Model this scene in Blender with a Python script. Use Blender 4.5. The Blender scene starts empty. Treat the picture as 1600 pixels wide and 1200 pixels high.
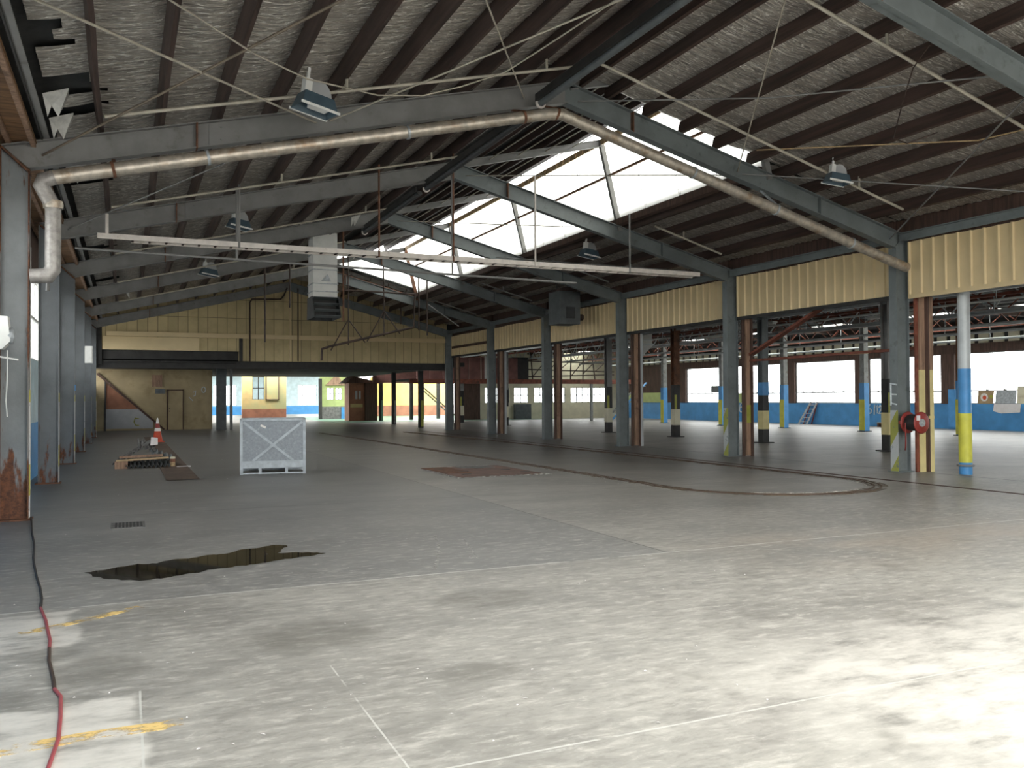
import bpy, math, random
from mathutils import Vector, Matrix
random.seed(7)
C = bpy.context.scene.collection
S = bpy.context.scene

# ------------------------------------------------------------------ camera
F_PX, YAW, PITCH, ROLL = 1347.4, 0.42043, 0.016427, -0.00558
cam_d = bpy.data.cameras.new('camera')
cam_d.sensor_fit = 'HORIZONTAL'; cam_d.sensor_width = 36.0
cam_d.lens = 36.0 * F_PX / 1600.0
cam_d.clip_start = 0.05; cam_d.clip_end = 500
cam = bpy.data.objects.new('camera', cam_d); C.objects.link(cam)
fw = Vector((math.sin(YAW)*math.cos(PITCH), math.cos(YAW)*math.cos(PITCH), math.sin(PITCH)))
rt = Vector((math.cos(YAW), -math.sin(YAW), 0)); up = rt.cross(fw)
cr, sr = math.cos(ROLL), math.sin(ROLL)
rt2 = rt*cr + up*sr; up2 = up*cr - rt*sr
M3 = Matrix((rt2, up2, -fw)).transposed()
cam.matrix_world = Matrix.Translation((0, 0, 1.6)) @ M3.to_4x4()
S.camera = cam

# ------------------------------------------------------------------ sky, light, exposure
SKY = 8.5
w = bpy.data.worlds.new('sky'); S.world = w; w.use_nodes = True
bg = w.node_tree.nodes['Background']
bg.inputs[0].default_value = (1.0, 0.995, 0.975, 1); bg.inputs[1].default_value = SKY
S.view_settings.view_transform = 'Standard'; S.view_settings.look = 'None'
S.view_settings.gamma = 1.0; S.view_settings.use_curve_mapping = False
S.view_settings.exposure = 0.0
S.cycles.max_bounces = 10; S.cycles.diffuse_bounces = 5; S.cycles.transparent_max_bounces = 16
S.cycles.sample_clamp_indirect = 6.0
S.cycles.caustics_reflective = False; S.cycles.caustics_refractive = False
def portal(name, loc, direction, sx, sy):
    d = bpy.data.lights.new(name, 'AREA'); d.shape = 'RECTANGLE'; d.size = sx; d.size_y = sy
    d.cycles.is_portal = True
    o = bpy.data.objects.new(name, d); C.objects.link(o); o.location = loc
    o.rotation_euler = Vector(direction).to_track_quat('-Z', 'X' if abs(direction[2]) > .9 else 'Y').to_euler()
portal('daylight_window_wall', (36.25, 27, 2.4), (-1, 0, 0), 58, 2.5)
portal('daylight_roof_glazing', (11.3, 24.6, 7.1), (-.97, 0, -.24), 22.4, 2.1)
portal('daylight_front_door', (6.7, -4.8, 2.6), (0, 1, 0), 16.4, 5.2)
portal('daylight_added_skylight', (6.6, .5, 8.2), (0, 0, -1), 14.0, 7.4)
portal('daylight_far_windows', (22, 94.6, 2.0), (0, -1, 0), 34, 2.4)
portal('daylight_added_rooflights', (31.95, 27, 5.3), (0, 0, -1), 1.9, 62)
portal('daylight_end_windows', (31, 59.9, 1.8), (0, -1, 0), 15, 1.2)

# ------------------------------------------------------------------ mesh helpers
class MB:
    def __init__(s): s.v = []; s.f = []; s.sm = []
    def add(s, vs, fs, smooth=False):
        n = len(s.v); s.v += [tuple(v) for v in vs]
        s.f += [tuple(i+n for i in f) for f in fs]; s.sm += [smooth]*len(fs); return s
    def box(s, x0, x1, y0, y1, z0, z1):
        return s.add([(x, y, z) for x in (x0, x1) for y in (y0, y1) for z in (z0, z1)],
            [(0,1,3,2),(4,6,7,5),(0,4,5,1),(2,3,7,6),(0,2,6,4),(1,5,7,3)])
    def bar(s, p, q, wd, ht, upv=(0, 0, 1)):
        p = Vector(p); q = Vector(q); d = (q-p).normalized(); u = Vector(upv)
        if abs(d.dot(u)) > .98: u = Vector((0, 1, 0))
        a = d.cross(u).normalized()*wd/2; b = a.cross(d).normalized()*ht/2
        vs = [p+sa*a+sb*b for sa in (-1, 1) for sb in (-1, 1)] + [q+sa*a+sb*b for sa in (-1, 1) for sb in (-1, 1)]
        return s.add(vs, [(0,1,3,2),(4,6,7,5),(0,4,5,1),(2,3,7,6),(0,2,6,4),(1,5,7,3)])
    def tube(s, pts, r, n=10, cap=True):
        pts = [Vector(p) for p in pts]; rings = []; prev = None
        for i, p in enumerate(pts):
            d = ((pts[min(i+1, len(pts)-1)]-p).normalized() + (p-pts[max(i-1, 0)]).normalized()).normalized()
            if prev is None:
                u = Vector((0, 0, 1)) if abs(d.z) < .9 else Vector((0, 1, 0))
                a = d.cross(u).normalized()
            else: a = (prev - d*prev.dot(d)).normalized()
            prev = a; b = d.cross(a)
            rr = r[i] if isinstance(r, (list, tuple)) else r
            k = 1.0
            if 0 < i < len(pts)-1:
                c = (pts[i+1]-p).normalized().dot((p-pts[i-1]).normalized()); k = 1/max(.5, math.sqrt((1+c)/2))
            rings.append([p+(a*math.cos(t)+b*math.sin(t))*rr*(k if k < 1.3 else 1.3) for t in [2*math.pi*j/n for j in range(n)]])
        vs = [v for r_ in rings for v in r_]; fs = []
        for i in range(len(pts)-1):
            for j in range(n):
                fs.append((i*n+j, i*n+(j+1) % n, (i+1)*n+(j+1) % n, (i+1)*n+j))
        s.add(vs, fs, True)
        if cap:
            s.add(rings[0], [tuple(range(n))[::-1]]); s.add(rings[-1], [tuple(range(n))])
        return s
    def prism(s, poly, ax, a0, a1):
        # poly in the plane across axis ax; ax 1: (x,z) along y; ax 0: (y,z) along x; ax 2: (x,y) along z
        def P(p, t): return (p[0], t, p[1]) if ax == 1 else ((t, p[0], p[1]) if ax == 0 else (p[0], p[1], t))
        n = len(poly)
        vs = [P(p, a0) for p in poly] + [P(p, a1) for p in poly]
        return s.add(vs, [tuple(range(n)), tuple(range(2*n-1, n-1, -1))] + [(i, n+i, n+(i+1) % n, (i+1) % n) for i in range(n)])
    def strip(s, pts, wd, z0, z1):
        # flat ribbon following xy points
        pts = [Vector((p[0], p[1], 0)) for p in pts]; L = []; R = []
        for i, p in enumerate(pts):
            d = (pts[min(i+1, len(pts)-1)]-pts[max(i-1, 0)]).normalized(); nrm = Vector((-d.y, d.x, 0))*wd/2
            L.append(p+nrm); R.append(p-nrm)
        n = len(pts)
        vs = [(q.x, q.y, z) for z in (z0, z1) for q in L+R]; fs = []
        for i in range(n-1):
            fs += [(2*n+i, 3*n+i, 3*n+i+1, 2*n+i+1), (i, 2*n+i, 2*n+i+1, i+1), (n+i, n+i+1, 3*n+i+1, 3*n+i)]
        return s.add(vs, fs)
    def lathe(s, prof, c=(0, 0, 0), n=24, axis='z'):
        vs = []; fs = []
        for (r, h) in prof:
            for j in range(n):
                t = 2*math.pi*j/n; a, b = r*math.cos(t), r*math.sin(t)
                v = (a, b, h) if axis == 'z' else ((a, h, b) if axis == 'y' else (h, a, b))
                vs.append((v[0]+c[0], v[1]+c[1], v[2]+c[2]))
        for i in range(len(prof)-1):
            for j in range(n): fs.append((i*n+j, i*n+(j+1) % n, (i+1)*n+(j+1) % n, (i+1)*n+j))
        s.add(vs, fs, True)
        if prof[0][0] > 0: s.add(vs[:n], [tuple(range(n))[::-1]])
        if prof[-1][0] > 0: s.add(vs[-n:], [tuple(range(n))])
        return s
    def build(s, name, mat, parent=None, local=False, origin=None):
        me = bpy.data.meshes.new(name)
        if parent is not None:
            off = Vector((0, 0, 0)); p = parent
            if not local:
                while p is not None: off += p.location; p = p.parent
            o = Vector(off)
            if origin is not None: o = Vector(origin)
        else:
            xs, ys, zs = zip(*s.v)
            off = Vector(((min(xs)+max(xs))/2, (min(ys)+max(ys))/2, min(zs))); o = off
        me.from_pydata([tuple(Vector(v)-o) for v in s.v], [], s.f)
        me.polygons.foreach_set('use_smooth', s.sm)
        me.update()
        me.materials.append(mat)
        ob = bpy.data.objects.new(name, me); C.objects.link(ob)
        if parent is not None: ob.parent = parent
        else: ob.location = off
        return ob

def tag(o, label, cat, group=None, kind=None):
    if label: o['label'] = label
    if cat: o['category'] = cat
    if group: o['group'] = group
    if kind: o['kind'] = kind
    return o
def thing(name, label, cat, loc=(0, 0, 0), group=None):
    o = bpy.data.objects.new(name, None); C.objects.link(o); o.location = loc; o.empty_display_size = .2
    return tag(o, label, cat, group)
def structure(name, mb, mat, parent=None):
    o = mb.build(name, mat, parent); o['kind'] = 'structure'; return o
def dup(root, loc, label=None, rotz=None):
    r = root.copy(); C.objects.link(r); r.location = loc
    if rotz is not None: r.rotation_euler = (0, 0, rotz)
    if label: r['label'] = label
    for ch in list(root.children):
        c = ch.copy(); C.objects.link(c); c.parent = r
        for g in list(ch.children):
            d = g.copy(); C.objects.link(d); d.parent = c
    return r

# ------------------------------------------------------------------ materials
class NT:
    def __init__(s, name):
        s.m = bpy.data.materials.new(name); s.m.use_nodes = True; s.t = s.m.node_tree
        s.b = s.t.nodes['Principled BSDF']; s.out = s.t.nodes['Material Output']
    def n(s, typ, **kw):
        x = s.t.nodes.new(typ)
        for k, v in kw.items(): setattr(x, k, v)
        return x
    def l(s, a, b): s.t.links.new(a, b)
    def val(s, sock, v):
        if isinstance(v, (int, float)): sock.default_value = v
        elif isinstance(v, tuple): sock.default_value = v if len(v) == len(sock.default_value) else v + (1,)
        else: s.l(v, sock)
    def math(s, op, a, b=0.0, c=None, clamp=False):
        x = s.n('ShaderNodeMath', operation=op, use_clamp=clamp)
        s.val(x.inputs[0], a); s.val(x.inputs[1], b)
        if c is not None: s.val(x.inputs[2], c)
        return x.outputs[0]
    def pos(s):
        if not hasattr(s, '_p'):
            g = s.n('ShaderNodeNewGeometry'); s._p = g.outputs['Position']
            x = s.n('ShaderNodeSeparateXYZ'); s.l(s._p, x.inputs[0]); s._xyz = x.outputs
        return s._p
    def x(s): s.pos(); return s._xyz[0]
    def y(s): s.pos(); return s._xyz[1]
    def z(s): s.pos(); return s._xyz[2]
    def noise(s, scale, detail=3, rough=.55, stretch=(1, 1, 1), dist=0):
        mp = s.n('ShaderNodeMapping'); s.l(s.pos(), mp.inputs[0]); mp.inputs['Scale'].default_value = stretch
        x = s.n('ShaderNodeTexNoise'); s.l(mp.outputs[0], x.inputs['Vector'])
        x.inputs['Scale'].default_value = scale; x.inputs['Detail'].default_value = detail
        x.inputs['Roughness'].default_value = rough; x.inputs['Distortion'].default_value = dist
        return x.outputs[0]
    def step(s, v, a, b):
        x = s.n('ShaderNodeMapRange', interpolation_type='SMOOTHSTEP')
        s.val(x.inputs[0], v); s.val(x.inputs[1], a); s.val(x.inputs[2], b)
        return x.outputs[0]
    def mix(s, f, a, b, blend='MIX'):
        x = s.n('ShaderNodeMix', data_type='RGBA', blend_type=blend)
        s.val(x.inputs[0], f); s.val(x.inputs[6], a); s.val(x.inputs[7], b)
        return x.outputs[2]
    def bump(s, h, strength=.3, dist=.02):
        x = s.n('ShaderNodeBump'); s.l(h, x.inputs['Height'])
        x.inputs['Strength'].default_value = strength; x.inputs['Distance'].default_value = dist
        s.l(x.outputs[0], s.b.inputs['Normal'])
    def done(s, col, rough=.6, metal=0.0, spec=None):
        s.val(s.b.inputs['Base Color'], col); s.val(s.b.inputs['Roughness'], rough); s.val(s.b.inputs['Metallic'], metal)
        if spec is not None: s.b.inputs['Specular IOR Level'].default_value = spec
        return s.m

def plain(name, col, rough=.6, metal=0.0, var=.25, scale=3.0, dirt=None, dirt_amt=.5, dscale=2.0, bump=0, stretch=(1, 1, 1)):
    t = NT(name)
    dark = tuple(c*(1-var) for c in col); lite = tuple(min(1, c*(1+var)) for c in col)
    c = t.mix(t.step(t.noise(scale, 4, .6, stretch), .3, .7), dark, lite)
    if dirt: c = t.mix(t.step(t.noise(dscale, 5, .65), 1-dirt_amt-.12, 1-dirt_amt+.12), c, dirt)
    if bump: t.bump(t.noise(scale*4, 4, .6, stretch), bump)
    return t.done(c, rough, metal)

RUST = (.16, .062, .03)
def rusty_steel(name, col, edge_rust):
    t = NT(name)
    c = t.mix(t.step(t.noise(2.2, 4, .6), .3, .7), tuple(k*.85 for k in col), tuple(k*1.1 for k in col))
    streak = t.noise(3.0, 5, .7, (1, 1, .22))
    z = t.z()
    low = t.math('SUBTRACT', 1.0, t.step(z, .15, 1.15))                # corrosion climbs from the wet floor
    amt = t.math('ADD', t.math('MULTIPLY', low, .22), t.math('MULTIPLY', streak, 1.0))
    m = t.step(amt, .62-edge_rust, .70-edge_rust)
    rust = t.mix(t.step(t.noise(14, 5, .7), .3, .7), (.075, .036, .024), (.21, .085, .042))
    c = t.mix(m, c, rust)
    t.bump(t.noise(30, 4, .6), .15)
    return t.done(c, t.mix(m, (.5, .5, .5), (.85, .85, .85)), 0.0)

M = {}
M['lamp_blue'] = plain('blue_grey_lamp_enamel', (.07, .11, .14), .4, .1, .1, 6)
M['rod_brown'] = plain('brown_grey_rod', (.19, .15, .11), .6, 0, .2, 5)
M['elbow'] = plain('weathered_galvanised_elbow', (.34, .32, .3), .5, .4, .2, 12, (.42, .4, .38), .3, 14)
M['steel'] = plain('grey_painted_steel', (.225, .222, .215), .5, 0, .12, 2.5, (.1, .085, .07), .3, 3.5)
M['steel_right'] = plain('blue_grey_painted_steel', (.165, .187, .19), .5, 0, .14, 2.0, (.09, .1, .1), .33, 5)
M['steel_rust'] = rusty_steel('rust_streaked_grey_steel', (.21, .225, .23), .03)
M['steel_edge'] = rusty_steel('rust_edged_steel', (.21, .2, .19), .16)
M['steel_left'] = rusty_steel('lightly_rusted_grey_steel', (.15, .165, .175), -.05)
M['rust'] = plain('rusted_steel', (.17, .075, .04), .85, 0, .4, 8, (.06, .035, .025), .4, 4, .2)
M['rust_red'] = plain('red_oxide_steel', (.2, .06, .035), .7, 0, .3, 5, (.09, .045, .03), .35, 4)
M['purlin'] = plain('dark_stained_timber', (.058, .034, .027), .6, 0, .45, 2.0, (.1, .06, .045), .28, 1.5, .2, (6, .35, 6))
M['ply'] = plain('weathered_plywood', (.23, .125, .06), .75, 0, .35, 2.2, (.09, .05, .03), .35, 2.5, .15, (1, 5, 1))
M['timber'] = plain('brown_timber', (.34, .215, .145), .75, 0, .3, 3, (.09, .05, .035), .35, 3, .2, (5, 5, .5))
M['timber_dark'] = plain('dark_brown_timber', (.085, .048, .036), .75, 0, .35, 3, None, .5, 3, .2, (5, 5, .5))
M['timber_pale'] = plain('pale_sawn_timber', (.5, .36, .2), .7, 0, .2, 4, None, .5, 3, .1, (1, 8, 8))
M['cream_paint'] = plain('cream_painted_timber', (.72, .62, .3), .6, 0, .08, 3, (.4, .32, .16), .25, 4)
M['cream_metal'] = plain('cream_steel_cladding', (.7, .55, .31), .45, 0, .05, 1.2, (.5, .38, .2), .22, 2.2)
M['galv'] = plain('galvanised_steel', (.52, .47, .4), .45, .6, .22, 9, (.36, .26, .17), .4, 3)
M['galv_dull'] = plain('dull_zinc_sheet', (.42, .45, .47), .55, .35, .25, 14, (.62, .65, .68), .36, 9)
M['crate'] = plain('pale_grey_galvanised_crate_paint', (.47, .52, .56), .55, .1, .15, 6, (.6, .64, .68), .3, 10)
M['crate_sheet'] = plain('spangled_crate_sheet', (.27, .3, .33), .5, .15, .12, 22, (.4, .44, .48), .36, 14)
M['white'] = plain('white_painted_metal', (.75, .75, .72), .5, 0, .06, 3)
M['white_dirty'] = plain('dirty_white_metal', (.75, .69, .63), .5, 0, .12, 4, (.3, .24, .18), .28, 6)
M['conduit'] = plain('pale_conduit', (.5, .46, .38), .5, .1, .15, 4)
M['black'] = plain('black_steel', (.022, .021, .02), .6, 0, .3, 4)
M['dark'] = plain('near_black_paint', (.035, .034, .033), .8, 0, .3, 2)  # even near-black, shared by ceilings, posts and trim
M['dark_pipe'] = plain('dark_rusty_pipe', (.05, .03, .022), .7, 0, .4, 6)
M['charcoal'] = plain('charcoal_duct', (.06, .063, .065), .6, .2, .2, 4)
M['slate'] = plain('slate_grey_unit', (.12, .135, .14), .6, 0, .15, 4)
M['blue'] = plain('blue_wall_paint', (.06, .26, .55), .55, 0, .12, 1.5, (.06, .17, .3), .3, 2)
M['blue_light'] = plain('light_blue_paint', (.45, .58, .63), .6, 0, .12, 2)
M['blue_post'] = plain('bright_blue_paint', (.07, .29, .62), .45, 0, .08, 3)
M['yellow'] = plain('safety_yellow_paint', (.66, .64, .08), .5, 0, .1, 3, (.35, .36, .08), .25, 5)
M['trench'] = plain('dark_rusty_floor_plate', (.1, .065, .045), .75, 0, .3, 3, (.15, .09, .06), .35, 2)
M['olive'] = plain('worn_olive_yellow_paint', (.36, .36, .06), .6, 0, .15, 4)
M['red'] = plain('red_enamel', (.27, .035, .028), .45, 0, .15, 5)
M['orange'] = plain('orange_plastic', (.62, .075, .025), .5, 0, .15, 5)
M['rubber'] = plain('black_rubber', (.025, .022, .022), .6, 0, .2, 9)
M['cable_red'] = plain('red_cable', (.32, .06, .07), .5, 0, .1, 5)
M['reflect'] = plain('white_reflective_band', (.85, .82, .78), .35, 0, .05, 6)
M['corr_dark'] = plain('dark_corrugated_roof', (.06, .062, .062), .7, .2, .3, 3)
M['cement'] = plain('grey_corrugated_cement', (.17, .165, .16), .85, 0, .3, 6, (.09, .085, .08), .35, 5)
M['paper'] = plain('white_paper', (.75, .72, .72), .7, 0, .05, 6)
M['card'] = plain('brown_cardboard', (.42, .3, .17), .8, 0, .15, 5)
M['chalk'] = plain('pale_chalk', (.62, .68, .7), .9, 0, .2, 20)
M['green_wall'] = plain('pale_green_wall_paint', (.42, .5, .2), .7, 0, .15, 1.2, (.3, .33, .16), .3, 1.5)
M['orange_wall'] = plain('ochre_wall_paint', (.55, .4, .17), .7, 0, .15, 1.2, (.4, .4, .2), .5, .35)
M['yellow_wall'] = plain('warm_yellow_wall_paint', (.75, .5, .16), .7, 0, .12, 1.0)
M['brown_wall'] = plain('brown_dado_paint', (.3, .13, .075), .7, 0, .2, 1.4, (.2, .1, .06), .35, 2)
M['khaki'] = plain('khaki_wall_paint', (.43, .345, .2), .7, 0, .12, .8, (.32, .25, .13), .4, 1.2)
M['cream_wall'] = plain('cream_wall_paint', (.7, .66, .5), .7, 0, .12, 1.0, (.5, .44, .3), .3, 1.5)
M['red_panel'] = plain('dull_red_panel', (.22, .1, .085), .7, 0, .2, 2)
M['green_floor'] = plain('green_floor_paint', (.16, .3, .22), .4, 0, .15, 2)
M['grey_panel'] = plain('pale_grey_panel', (.42, .43, .44), .7, 0, .08, 1.5)
M['yard'] = plain('pale_concrete_yard', (.4, .39, .37), .9, 0, .15, .5)
M['pole_grey'] = plain('silver_grey_pole_paint', (.5, .53, .54), .45, .1, .1, 3)
M['post_grey'] = plain('worn_grey_post_paint', (.25, .26, .25), .6, 0, .2, 4, (.12, .07, .05), .35, 5)

def hazard(name, z_step, cols, off=0.0):
    t = NT(name)
    f = t.math('FRACT', t.math('DIVIDE', t.math('ADD', t.z(), off), z_step*len(cols)))
    c = cols[0]
    for i in range(1, len(cols)):
        c = t.mix(t.math('GREATER_THAN', f, i/len(cols)), c, cols[i])
    c = t.mix(t.step(t.noise(9, 4, .7), .58, .68), c, (.12, .1, .09))
    return t.done(c, .6)
M['edge_paint'] = hazard('white_and_yellow_edge_paint', .42, [(.72, .72, .7), (.55, .5, .08), (.7, .72, .74)], .1)

def chevron():
    t = NT('yellow_and_white_chevron_paint')
    d = t.math('FRACT', t.math('MULTIPLY', t.math('ADD', t.z(), t.math('MULTIPLY', t.y(), 1.6)), 1.0))
    c = t.mix(t.math('GREATER_THAN', d, .5), (.33, .34, .07), (.46, .48, .48))
    c = t.mix(t.step(t.noise(7, 4, .7), .58, .68), c, (.15, .17, .17))
    return t.done(c, .6)
M['chevron'] = chevron()

def foil(name, base):
    t = NT(name)
    wr = t.noise(1.0, 5, .7, (2.2, 26, 4)); big = t.noise(1.6, 3, .5)
    c = t.mix(t.step(wr, .3, .72), tuple(k*.3 for k in base), tuple(k*1.2 for k in base))  # light and dark of the wrinkles painted into the colour
    c = t.mix(t.step(big, .35, .75), c, tuple(k*.7 for k in base))
    painted_glint = t.noise(1.0, 2, .5, (9, 48, 12))  # glints and bright streaks below are painted into the base colour
    c = t.mix(t.step(painted_glint, .575, .62), c, (1.0, .97, .91))
    c = t.mix(t.math('MULTIPLY', t.step(t.noise(1.0, 3, .6, (.8, 34, 3)), .57, .64), .7), c, (.9, .87, .8))
    t.bump(t.math('ADD', t.math('MULTIPLY', wr, .6), t.noise(9, 4, .6, (1, 3, 1))), .9, .05)
    return t.done(c, .33, .55)
M['foil'] = foil('grey_reflective_roof_foil', (.7, .64, .57))
M['foil_torn'] = plain('bright_torn_foil', (.75, .74, .7), .35, .4, .15, 8)

def boards(name, col, axis, pitch, gap=.05, rows=()):
    t = NT(name)
    v = t.x() if axis == 0 else t.y()
    f = t.math('FRACT', t.math('DIVIDE', v, pitch))
    groove = t.math('LESS_THAN', f, gap)
    cell = t.math('FLOOR', t.math('DIVIDE', v, pitch))
    wn = t.n('ShaderNodeTexWhiteNoise', noise_dimensions='1D'); t.l(cell, wn.inputs['W'])
    c = t.mix(wn.outputs[0], tuple(k*.9 for k in col), tuple(k*1.08 for k in col))
    c = t.mix(t.step(t.noise(1.1, 4, .6), .35, .75), c, tuple(k*.75 for k in col))
    for r in rows:
        groove = t.math('MAXIMUM', groove, t.math('LESS_THAN', t.math('ABSOLUTE', t.math('SUBTRACT', t.z(), r)), .012))
    c = t.mix(groove, c, tuple(k*.35 for k in col))
    return t.done(c, .65)
M['gable'] = boards('cream_vertical_boards', (.62, .5, .27), 0, .42, .06, (5.35, 6.2))

def glass(name, tint, body):
    t = NT(name)
    tr = t.n('ShaderNodeBsdfTransparent'); tr.inputs[0].default_value = tint + (1,)
    gl = t.n('ShaderNodeBsdfGlossy'); gl.inputs['Roughness'].default_value = .05
    fr = t.n('ShaderNodeFresnel'); fr.inputs[0].default_value = 1.45
    m1 = t.n('ShaderNodeMixShader'); t.l(t.math('MULTIPLY', fr.outputs[0], .5), m1.inputs[0])
    t.l(tr.outputs[0], m1.inputs[1]); t.l(gl.outputs[0], m1.inputs[2])
    if body > 0:
        tl = t.n('ShaderNodeBsdfTranslucent'); tl.inputs[0].default_value = (.9, .9, .88, 1)
        m2 = t.n('ShaderNodeMixShader'); m2.inputs[0].default_value = body
        t.l(m1.outputs[0], m2.inputs[1]); t.l(tl.outputs[0], m2.inputs[2]); m1 = m2
    t.l(m1.outputs[0], t.out.inputs[0]); return t.m
M['glass'] = glass('dusty_window_glass', (.93, .95, .96), .05)
M['fibreglass'] = glass('translucent_fibreglass_sheet', (.7, .71, .68), .35)

def floor_mat():
    t = NT('worn_concrete_floor'); x, y = t.x(), t.y()
    n1 = t.noise(.5, 5, .62, (1, 1.6, 1)); n2 = t.noise(2.4, 5, .65, (1, 2.2, 1)); n3 = t.noise(16, 4, .6); wob = t.math('MULTIPLY', t.math('SUBTRACT', t.noise(1.3, 4, .6), .5), .35)
    c = t.mix(t.step(n1, .3, .72), (.27, .258, .24), (.41, .39, .36))
    c = t.mix(t.step(n2, .5, .8), c, (.53, .505, .47))
    c = t.mix(t.math('MULTIPLY', t.step(n2, .48, .25), .45), c, (.16, .155, .145))
    c = t.mix(t.math('MULTIPLY', t.step(n3, .5, .8), .25), c, (.52, .51, .49))
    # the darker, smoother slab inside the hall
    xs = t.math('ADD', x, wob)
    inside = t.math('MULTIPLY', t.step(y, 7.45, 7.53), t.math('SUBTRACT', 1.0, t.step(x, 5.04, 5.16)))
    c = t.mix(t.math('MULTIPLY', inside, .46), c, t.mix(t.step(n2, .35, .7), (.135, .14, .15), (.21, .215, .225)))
    deep = t.step(t.math('ADD', y, t.math('MULTIPLY', wob, 4)), 13.0, 19.0)  # floor colour darkened with depth, painting in the dimmer hall
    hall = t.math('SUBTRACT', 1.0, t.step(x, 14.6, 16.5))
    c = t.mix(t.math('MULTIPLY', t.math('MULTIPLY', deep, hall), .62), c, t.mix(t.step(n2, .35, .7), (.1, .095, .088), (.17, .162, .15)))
    n4 = t.noise(5.5, 6, .7, (1, 2.6, 1), .4)
    front = t.math('SUBTRACT', 1.0, t.step(y, 9.0, 14.0))
    c = t.mix(t.math('MULTIPLY', t.math('MULTIPLY', t.step(n4, .52, .34), .5), front), c, (.2, .19, .175))
    c = t.mix(t.math('MULTIPLY', t.math('MULTIPLY', t.step(n4, .52, .68), .55), front), c, (.6, .57, .53))
    def blot(cx, cy, rx, ry):
        a = t.math('DIVIDE', t.math('SUBTRACT', xs, cx), rx); b = t.math('DIVIDE', t.math('SUBTRACT', t.math('ADD', y, wob), cy), ry)
        return t.math('SUBTRACT', 1.0, t.step(t.math('ADD', t.math('MULTIPLY', a, a), t.math('MULTIPLY', b, b)), .35, 1.1))
    bl = blot(-.12, 5.75, .32, .35)
    for q in ((1.15, 5.9, .5, .45), (-.6, 5.2, .25, .4), (1.9, 4.75, .3, .2), (2.6, 6.4, .5, .35)): bl = t.math('MAXIMUM', bl, blot(*q))
    c = t.mix(t.math('MULTIPLY', t.math('MULTIPLY', bl, .6), t.step(n2, .25, .6)), c, (.15, .14, .125))
    # pale resurfaced patches near the front, plus a painted pool of daylight
    def rect(x0, x1, y0, y1, e=.03):
        a = t.math('MULTIPLY', t.step(xs, x0-e, x0+e), t.math('SUBTRACT', 1.0, t.step(xs, x1-e, x1+e)))
        b = t.math('MULTIPLY', t.step(t.math('ADD', y, wob), y0-e, y0+e), t.math('SUBTRACT', 1.0, t.step(t.math('ADD', y, wob), y1-e, y1+e)))
        return t.math('MULTIPLY', a, b)
    pale = t.math('MAXIMUM', rect(-1.4, .06, 3.4, 5.15), rect(-1.6, -.35, 6.3, 7.4))
    pale = t.math('MAXIMUM', pale, t.math('MULTIPLY', rect(3.2, 9.0, 2.2, 4.4, .7), .9))  # soft pale area paints in the brightly lit floor
    c = t.mix(t.math('MULTIPLY', pale, t.step(n2, .22, .62)), c, (.66, .625, .585))
    tan = t.math('MULTIPLY', rect(5.5, 12, 6.2, 7.9, .6), t.step(n1, .35, .7))
    c = t.mix(t.math('MULTIPLY', tan, .5), c, (.36, .29, .23))
    # oil stains and scuffs
    st = t.math('MULTIPLY', t.step(t.noise(1.1, 4, .6), .6, .72), t.math('SUBTRACT', 1.0, t.step(y, 6.5, 8.5)))
    c = t.mix(t.math('MULTIPLY', st, .4), c, (.15, .14, .12))
    # construction joints, filled pale
    def joint(v, at, wd, mask=None):
        k = t.math('LESS_THAN', t.math('ABSOLUTE', t.math('SUBTRACT', t.math('ADD', v, t.math('MULTIPLY', wob, .03)), at)), wd)
        k = t.math('MULTIPLY', k, t.step(t.noise(3.1, 3, .7), .33, .5))
        return k if mask is None else t.math('MULTIPLY', k, mask)
    j = t.math('MAXIMUM', joint(y, 3.55, .008), joint(y, 7.5, .016, t.math('LESS_THAN', x, 12.6)))
    j = t.math('MAXIMUM', j, joint(x, 1.12, .005, t.math('LESS_THAN', y, 5.2)))
    j = t.math('MAXIMUM', j, joint(x, .07, .006, t.math('LESS_THAN', y, 5.2)))
    c = t.mix(t.math('MULTIPLY', j, .75), c, (.62, .61, .58))
    dj = t.math('LESS_THAN', t.math('ABSOLUTE', t.math('SUBTRACT', x, 5.1)), .012)
    dj = t.math('MULTIPLY', dj, t.step(y, 7.5, 7.6))
    for yy in (13.2, 24.6, 35.8):
        dj = t.math('MAXIMUM', dj, t.math('LESS_THAN', t.math('ABSOLUTE', t.math('SUBTRACT', y, yy)), .012))
    dj = t.math('MAXIMUM', dj, t.math('MULTIPLY', t.math('LESS_THAN', t.math('ABSOLUTE', t.math('SUBTRACT', x, 15.25)), .05), t.step(y, 2, 3)))
    c = t.mix(t.math('MULTIPLY', dj, .6), c, (.06, .055, .05))
    scr = t.math('MULTIPLY', t.step(t.noise(1.0, 3, .6, (1.4, 9, 1)), .66, .74), t.step(n3, .4, .6))
    c = t.mix(t.math('MULTIPLY', scr, .5), c, (.6, .59, .56))
    t.bump(t.math('ADD', n3, n2), .12, .01)
    r = t.math('ADD', .26, t.math('MULTIPLY', n2, .36))
    return t.done(c, r, 0, .5)
M['floor'] = floor_mat()

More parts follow.
